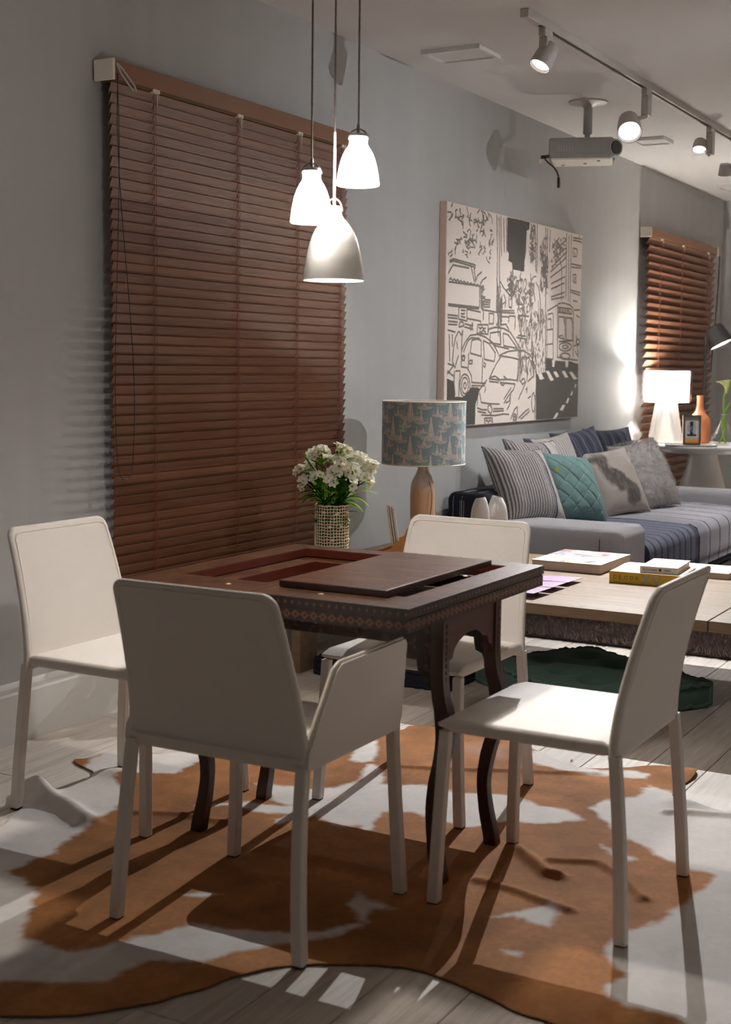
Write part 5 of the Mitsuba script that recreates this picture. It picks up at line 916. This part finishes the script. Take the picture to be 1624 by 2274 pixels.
part(tr, 'plate', move(solid_lathe([(0.185, 0.0005), (0.190, 0.008)], 48).apply_scale([1, 0.55, 1]), (0.560, 9.775, PZ), 0.45), 'lamp_grey', 40)
part(tr, 'rim', move(tube([(0.19*math.cos(a), 0.1045*math.sin(a), 0.009) for a in np.linspace(0, 2*np.pi, 60, endpoint=False)], 0.003, 6, closed=True), (0.560, 9.775, PZ), 0.45), 'chrome', True)
pf_ = thing('picture_frame', 'small dark framed black and white photograph on the white pedestal table', 'picture frame')
FX, FY, fa = 0.555, 9.80, math.radians(26)
G = lambda m: move(move(m, (0, 0, 0), 0, -0.10), (FX, FY, PZ+0.010), fa)
w_, h_ = 0.064, 0.215
part(pf_, 'frame', G(cat([box(-w_, -w_+0.014, -0.02, 0.02, 0, h_), box(w_-0.014, w_, -0.02, 0.02, 0, h_), box(-w_+0.014, w_-0.014, -0.02, 0.02, 0, 0.014), box(-w_+0.014, w_-0.014, -0.02, 0.02, h_-0.014, h_)])), 'chrome')
part(pf_, 'mount', G(box(-w_+0.012, w_-0.012, -0.006, 0.016, 0.012, h_-0.012)), 'lamp_grey')
part(pf_, 'front_lip', G(box(-w_+0.014, w_-0.014, -0.016, -0.006, 0.014, 0.040)), 'tan_leather')
gx, gy = np.meshgrid(np.linspace(-0.034, 0.034, 40), np.linspace(0.062, 0.168, 60)); q = np.c_[gx.ravel(), np.full(gx.size, -0.0072), gy.ravel()]
n1 = meshkit.fbm(np.c_[q[:, 0]*55, q[:, 2]*40, q[:, 1]*0], 3, 61); cc = lin(190, 194, 198)*(0.55+0.9*np.clip(n1-0.3, 0, 1))[:, None]; trunk = ((np.abs(q[:, 0]+0.001) < 0.010+0.05*np.abs(q[:, 2]-0.115)**1.2*3) & (n1 > 0.32)); cc[trunk] = lin(38, 42, 46); cc[(q[:, 2] < 0.078) & (n1 > 0.4)] = lin(52, 56, 60)
f = [[a, a+1, a+41] for i in range(59) for a in range(i*40, i*40+39)]+[[a, a+41, a+40] for i in range(59) for a in range(i*40, i*40+39)]
part(pf_, 'photograph', G(mesh(q, f)), 'vc_gloss', False, color=cc)
part(pf_, 'photo_border', G(cat([box(-0.040, 0.040, -0.0070, -0.0060, 0.056, 0.174)])), 'paper')
bt = thing('bottle_vase', 'terracotta coloured wooden bottle vase behind the picture frame', 'vase')
P = spline([(r, 0, z) for r, z in ((0.080, 0.01), (0.083, 0.10), (0.083, 0.165), (0.072, 0.195), (0.046, 0.228), (0.030, 0.262), (0.024, 0.31), (0.024, 0.345), (0.026, 0.362))], 50)
part(bt, 'body', solid_lathe([(0.074, 0.0005)]+[(r, z) for r, _, z in P], 48, (0.490, 10.23, PZ)), 'terracotta', 50)
cvz = thing('glass_vase', 'clear glass bulb vase with a calla lily on the white pedestal table', 'vase')
gpz = spline([(r, 0, z) for r, z in ((0.075, 0.004), (0.088, 0.03), (0.086, 0.06), (0.066, 0.10), (0.040, 0.15), (0.024, 0.19), (0.020, 0.23))], 40)
part(cvz, 'body', lathe([(1e-4, 0.003)]+[(r, z) for r, _, z in gpz], 48, (0.735, 10.0, PZ)), 'clear_glass', True)
part(cvz, 'rim', tube([(0.735+0.020*math.cos(a), 10.0+0.020*math.sin(a), PZ+0.230) for a in np.linspace(0, 2*np.pi, 24, endpoint=False)], 0.002, 6, closed=True), 'cap_white', True)
for i, (tx, ty, tz, bx) in enumerate(((0.745, 10.0, 0.415, -0.028), (0.83, 9.99, 0.36, 0.02))):
    t = thing('calla_lily', ('tall pale green calla lily leaning left in the glass vase', 'shorter calla lily leaning right out of the picture, in the glass vase')[i], 'flower')
    top = np.array([tx, ty, PZ+tz]); Ps = spline([(0.735+bx, 9.99, PZ+0.02), (0.735-bx*0.3, 10.0, PZ+0.13), (0.737, 10.0, PZ+0.23), top], 24); stm = tube(Ps, 0.0062, 8); part(t, 'stem', stm, 'leaf', True, color=np.tile(lin(140, 178, 62), (len(stm.vertices), 1)))
    v, f, cl = [], [], []; lean = np.array([(-1 if i == 0 else 1)*0.8716, (-1 if i == 0 else 1)*0.49, 0])
    for a_ in range(13):
        t_ = a_/12; rad = 0.007+0.022*t_**1.3
        for b_ in range(17):
            ph = b_/16*2*math.pi*0.86+0.44; lip = max(math.cos(ph-math.pi), 0)*t_**4
            p = top+np.array([0, 0, -0.03+0.10*t_])+rad*(math.cos(ph)*(-lean)+math.sin(ph)*np.array([-0.49, 0.87, 0]))+lean*0.055*lip+np.array([0, 0, -0.015*lip*t_])
            v.append(p); cl.append(lin(196, 214, 120)*(1-t_)+lin(226, 232, 168)*t_)
    for a_ in range(12):
        for b_ in range(16): e = a_*17+b_; f += [[e, e+1, e+18], [e, e+18, e+17]]
    part(t, 'spathe', mesh(v, f), 'leaf', True, color=np.array(cl)); part(t, 'spadix', tube([top, top+np.array([0, 0, 0.05])], 0.004, 8), 'vc_matte', True, color=np.tile(lin(222, 188, 70), (18, 1)))
# tan shell chair beyond the pedestal table
tc_ = thing('shell_chair', 'tan leather shell armchair behind the white pedestal table', 'chair')
v, f = [], []; nA, nB = 30, 18
for i in range(nA+1):
    a = math.radians(-40+320*i/nA)+math.pi*0.5
    for j in range(nB+1):
        t_ = j/nB; r = 0.12+0.26*min(t_*1.6, 1.0)**0.7+0.05*t_; back = 0.5+0.5*math.cos(a-math.pi*1.25)
        z = 0.40+(0.16+0.34*back)*max(t_-0.35, 0)/0.65*1.0
        v.append((1.06+r*math.cos(a), 10.92+r*math.sin(a), z))
for i in range(nA):
    for j in range(nB): e = i*(nB+1)+j; f += [[e, e+nB+1, e+nB+2], [e, e+nB+2, e+1]]
part(tc_, 'shell', mesh(v, f), 'tan_leather', True)
part(tc_, 'seat', solid_lathe([(0.20, 0.395), (0.27, 0.41), (0.27, 0.44), (0.2, 0.46)], 40, (1.06, 10.92, 0)), 'tan_leather', 40)
for a in (0.6, 2.2, 3.9, 5.4): part(tc_, 'leg', cyl((1.06+0.15*math.cos(a), 10.92+0.15*math.sin(a), 0.40), (1.06+0.26*math.cos(a), 10.92+0.26*math.sin(a), 0.001), 0.012, 10), 'dark_wood', True)
# black reading lamp
rl = thing('floor_lamp', 'black reading floor lamp with a tilted conical head beside the far blind', 'floor lamp')
RX, RY, RZ = 0.375, 11.02, 1.60
ax = np.array([0.50, -0.02, -0.93]); ax /= np.linalg.norm(ax); hc_ = np.array([RX+0.02, RY, RZ-0.005])
def along(p, r): return [(a, b) for a, b in zip(r, p)]
e1 = np.cross(ax, [0, 1, 0]); e1 /= np.linalg.norm(e1); e2 = np.cross(ax, e1)
def rev(prof, n=40):
    a = np.linspace(0, 2*np.pi, n, endpoint=False); rings = [hc_+ax*s+r*(np.cos(a)[:, None]*e1+np.sin(a)[:, None]*e2) for r, s in prof]
    return loft(rings, caps=False)
part(rl, 'head', rev([(0.001, -0.085), (0.062, -0.085), (0.070, -0.080), (0.106, 0.078), (0.104, 0.080), (0.102, 0.078), (0.066, -0.076), (0.001, -0.076)]), 'black_metal', 40)
dm = rev([(0.001, 0.066), (0.098, 0.066)])
if np.dot(dm.face_normals.mean(0), ax) < 0: dm.invert()
part(rl, 'diffuser', dm, 'opal_off', False, emitter=area(WARM, 7.0, 0.1))
part(rl, 'pole', cyl((0.300, 11.02, 0.02), (0.300, 11.02, 1.60), 0.011, 14), 'black_metal', True)
part(rl, 'joint', cyl((0.300, 11.02, 1.585), (0.345, 11.02, 1.585), 0.014, 14), 'black_metal', True)
part(rl, 'base', solid_lathe([(0.14, 0.0005), (0.14, 0.016), (0.12, 0.020)], 40, (0.30, 11.02, 0)), 'black_metal', 40)

# ---------------------------------------------------------------- lighting track with spots
def light_track(x, y0, y1, label):
    tk = thing('light_track', label, 'light track')
    part(tk, 'rail', cat([box(x-0.019, x-0.011, y0+0.04, y1, H-0.036, H), box(x+0.011, x+0.019, y0+0.04, y1, H-0.036, H), box(x-0.011, x+0.011, y0+0.04, y1, H-0.012, H)]), 'lamp_grey')
    part(tk, 'end_feed', box(x-0.020, x+0.020, y0, y0+0.16, H-0.038, H, 0.003), 'lamp_grey')
    part(tk, 'conductor', box(x-0.006, x+0.006, y0+0.16, y1, H-0.022, H-0.0125), 'black_metal')
TXX, TXR = 0.955, 3.40
light_track(TXX, 5.56, 12.3, 'white lighting track on the ceiling running away toward the far wall')
light_track(TXR, 6.0, 12.3, 'second white lighting track on the ceiling on the right side of the room')
SPOTS = [0]
def track_spot(power, x, y, drop, aim, label, head=None, rad=0.046, ln=0.12, style=0, cutoff=75.0, beam=25.0, side=-0.055, tint=COOL, weight=0.7):
    t = thing('track_spotlight', label, 'spotlight')
    part(t, 'adapter', box(x-0.017, x+0.017, y-0.045, y+0.045, H-0.072, H-0.030, 0.003), 'lamp_grey')
    part(t, 'driver_box', box(x-0.021, x+0.021, y-0.030, y+0.030, H-0.072-drop, H-0.070, 0.004), 'lamp_grey')
    c = np.array([x+side, y, H-0.085-drop]) if style else np.array([x, y, H-0.090-drop])
    if head is not None: c = np.array(head, float)
    d = np.array(aim, float)-c; d /= np.linalg.norm(d); a1 = np.cross(d, [0, 0.01, 1.0]); a1 /= np.linalg.norm(a1); a2 = np.cross(d, a1); an = np.linspace(0, 2*np.pi, 36, endpoint=False)
    def rv(prof): return loft([c+d*s+r*(np.cos(an)[:, None]*a1+np.sin(an)[:, None]*a2) for r, s in prof], caps=False)
    part(t, 'can', rv([(0.001, -ln*0.5), (rad*0.72, -ln*0.5), (rad*0.80, -ln*0.45), (rad*0.94, 0.0), (rad, ln*0.5), (rad*0.94, ln*0.5), (rad*0.90, ln*0.5-0.012), (rad*0.7, 0.0), (0.001, -0.002)]), 'lamp_grey', 40)
    dm = rv([(0.001, ln*0.5-0.012), (rad*0.86, ln*0.5-0.012)])
    if np.dot(dm.face_normals.mean(0), d) < 0: dm.invert()
    part(t, 'lens', dm, 'opal_off', False, emitter=area(tint, 2.6, 0.05))
    part(t, 'pivot', cyl((x, y, H-0.075-drop), tuple(c-d*ln*0.25), 0.012, 14), 'lamp_grey', True)
    spot(f'spot_emitter_{SPOTS[0]}', c+d*(ln*0.5+0.004), aim, power, tint, cutoff, beam, weight); SPOTS[0] += 1
track_spot(TRACK[0], TXX, 5.81, 0.060, (0.30, 4.72, 0.62), 'white track spotlight nearest the end of the track, aimed down to the left', rad=0.050, ln=0.115, cutoff=38, beam=14, tint=WARM, weight=0.3)
track_spot(TRACK[1], TXX, 7.27, 0.100, (2.10, 4.35, 0.0), 'track spotlight glaring straight at the camera, beside the projector', head=(0.915, 7.11, 2.612), rad=0.066, ln=0.13, style=1, cutoff=38, beam=16, weight=4.0)
track_spot(TRACK[2], TXX, 8.56, 0.130, (1.10, 7.2, 0.4), 'round track spotlight at the right edge, mouth lit, right of the brightest one', head=(0.895, 8.54, 2.715), rad=0.046, ln=0.075, style=1, cutoff=50, beam=6)

track_spot(TRACK[3], TXX, 9.20, 0.120, (0.66, 9.95, 0.40), 'round track spotlight farther along the track, aimed at the round white table', rad=0.045, ln=0.075, style=1, cutoff=48, beam=6, side=-0.070)
track_spot(TRACK_RIGHT[0], TXR, 7.40, 0.120, (0.05, 7.80, 1.35), 'spotlight on the second track, aimed across the room at the canvas', rad=0.045, ln=0.09, style=1, cutoff=22, beam=6)
track_spot(TRACK_RIGHT[4], TXR, 6.30, 0.120, (0.05, 6.20, 1.55), 'spotlight at the near end of the second track, aimed at the wall', rad=0.045, ln=0.09, style=1, cutoff=36, beam=6)
for i_, y_, w_ in ((1, 8.6, 'nearest'), (2, 9.9, 'middle'), (3, 11.2, 'farthest')):
    track_spot(TRACK_RIGHT[i_], TXR, y_, 0.120, (3.35, y_+0.1, 0.0), f'{w_} of three spotlights on the second track, aimed straight down', rad=0.045, ln=0.09, style=1, cutoff=50, beam=10)

# ---------------------------------------------------------------- projector
pj = thing('projector', 'grey ceiling projector on a short pole with a dangling black cable', 'projector')
QX, QY, QZ = 0.462, 7.62, 2.578; qa = math.radians(18)
G = lambda m: move(m, (QX, QY, QZ), qa)
sec = rrect(0.150, 0.060, 0.022, 5); rings = []
for x, e in ((-0.182, 0.90), (-0.176, 0.97), (-0.165, 1.0), (0.165, 1.0), (0.176, 0.97), (0.182, 0.90)): rings.append(np.c_[np.full(len(sec), x), sec[:, 0]*e, sec[:, 1]*e])
part(pj, 'body', G(loft(rings)), 'metal_grey', 35)
part(pj, 'lower_shell', G(box(-0.170, 0.172, -0.140, 0.140, -0.064, -0.045, 0.006)), 'cap_white')
part(pj, 'side_panel', G(box(-0.176, 0.150, -0.1515, -0.148, -0.040, 0.042, 0.001)), 'metal_grey')
for i in range(6): part(pj, 'vent_slot', G(box(-0.128+0.016*i, -0.122+0.016*i, -0.1535, -0.1500, -0.020, 0.014)), 'lamp_grey')
part(pj, 'lens_ring', G(tube([(0.150, -0.075, 0), (0.182, -0.110, 0), (0.200, -0.130, 0)], [0.052, 0.052, 0.047], 28)), 'metal_grey', 40)
part(pj, 'lens', G(tube([(0.1985, -0.1285, 0), (0.203, -0.133, 0)], [0.040, 0.036], 28)), 'black_metal', 40)
part(pj, 'lens_band', G(tube([(0.170, -0.097, 0), (0.176, -0.104, 0)], 0.0535, 28)), 'yellow_cover', 40)
part(pj, 'front_grille', G(box(0.176, 0.186, -0.02, 0.12, -0.038, 0.038, 0.002)), 'navy_fabric')
for x, y in ((-0.11, 0.07), (0.10, -0.08), (0.02, 0.02)): part(pj, 'underside_stud', G(solid_lathe([(0.009, -0.069), (0.011, -0.063)], 16, (x, y, 0))), 'metal_grey')
part(pj, 'mount_arm', G(cat([cyl((0.03, 0.0, 0.052), (0.03, 0, 0.11), 0.016, 16), box(-0.10, 0.13, -0.012, 0.012, 0.055, 0.066), box(0.02, 0.04, -0.10, 0.10, 0.055, 0.066)])), 'metal_grey', 30)
for x, y in ((-0.10, 0), (0.13, 0), (0.03, -0.10), (0.03, 0.10)): part(pj, 'mount_bolt', G(cyl((x, y, 0.050), (x, y, 0.078), 0.009, 10)), 'metal_grey')
pc = np.array([QX+0.03*math.cos(qa), QY+0.03*math.sin(qa)])
part(pj, 'pole', cyl((pc[0], pc[1], QZ+0.10), (pc[0], pc[1], H-0.012), 0.026, 24), 'metal_grey', True)
part(pj, 'ceiling_plate', solid_lathe([(0.115, H-0.001), (0.110, H-0.010), (0.05, H-0.020), (0.027, H-0.034)], 40, (pc[0], pc[1], 0)), 'lamp_grey', 40)
cb = spline([(-0.180, -0.130, -0.045), (-0.205, -0.150, -0.050), (-0.190, -0.165, -0.075), (-0.150, -0.165, -0.110), (-0.125, -0.165, -0.150), (-0.120, -0.165, -0.175)], 30)
part(pj, 'cable', G(tube(cb, 0.0045, 8)), 'black_rubber', True)
part(pj, 'cable_plug', G(cyl((-0.120, -0.165, -0.170), (-0.119, -0.165, -0.225), 0.0085, 12)), 'black_rubber', True)
part(pj, 'side_plug', G(cyl((-0.175, -0.125, -0.042), (-0.222, -0.148, -0.050), 0.010, 10)), 'black_rubber', True)
part(pj, 'paper_tag', G(box(-0.235, -0.200, -0.150, -0.149, -0.085, -0.060)), 'cap_white')
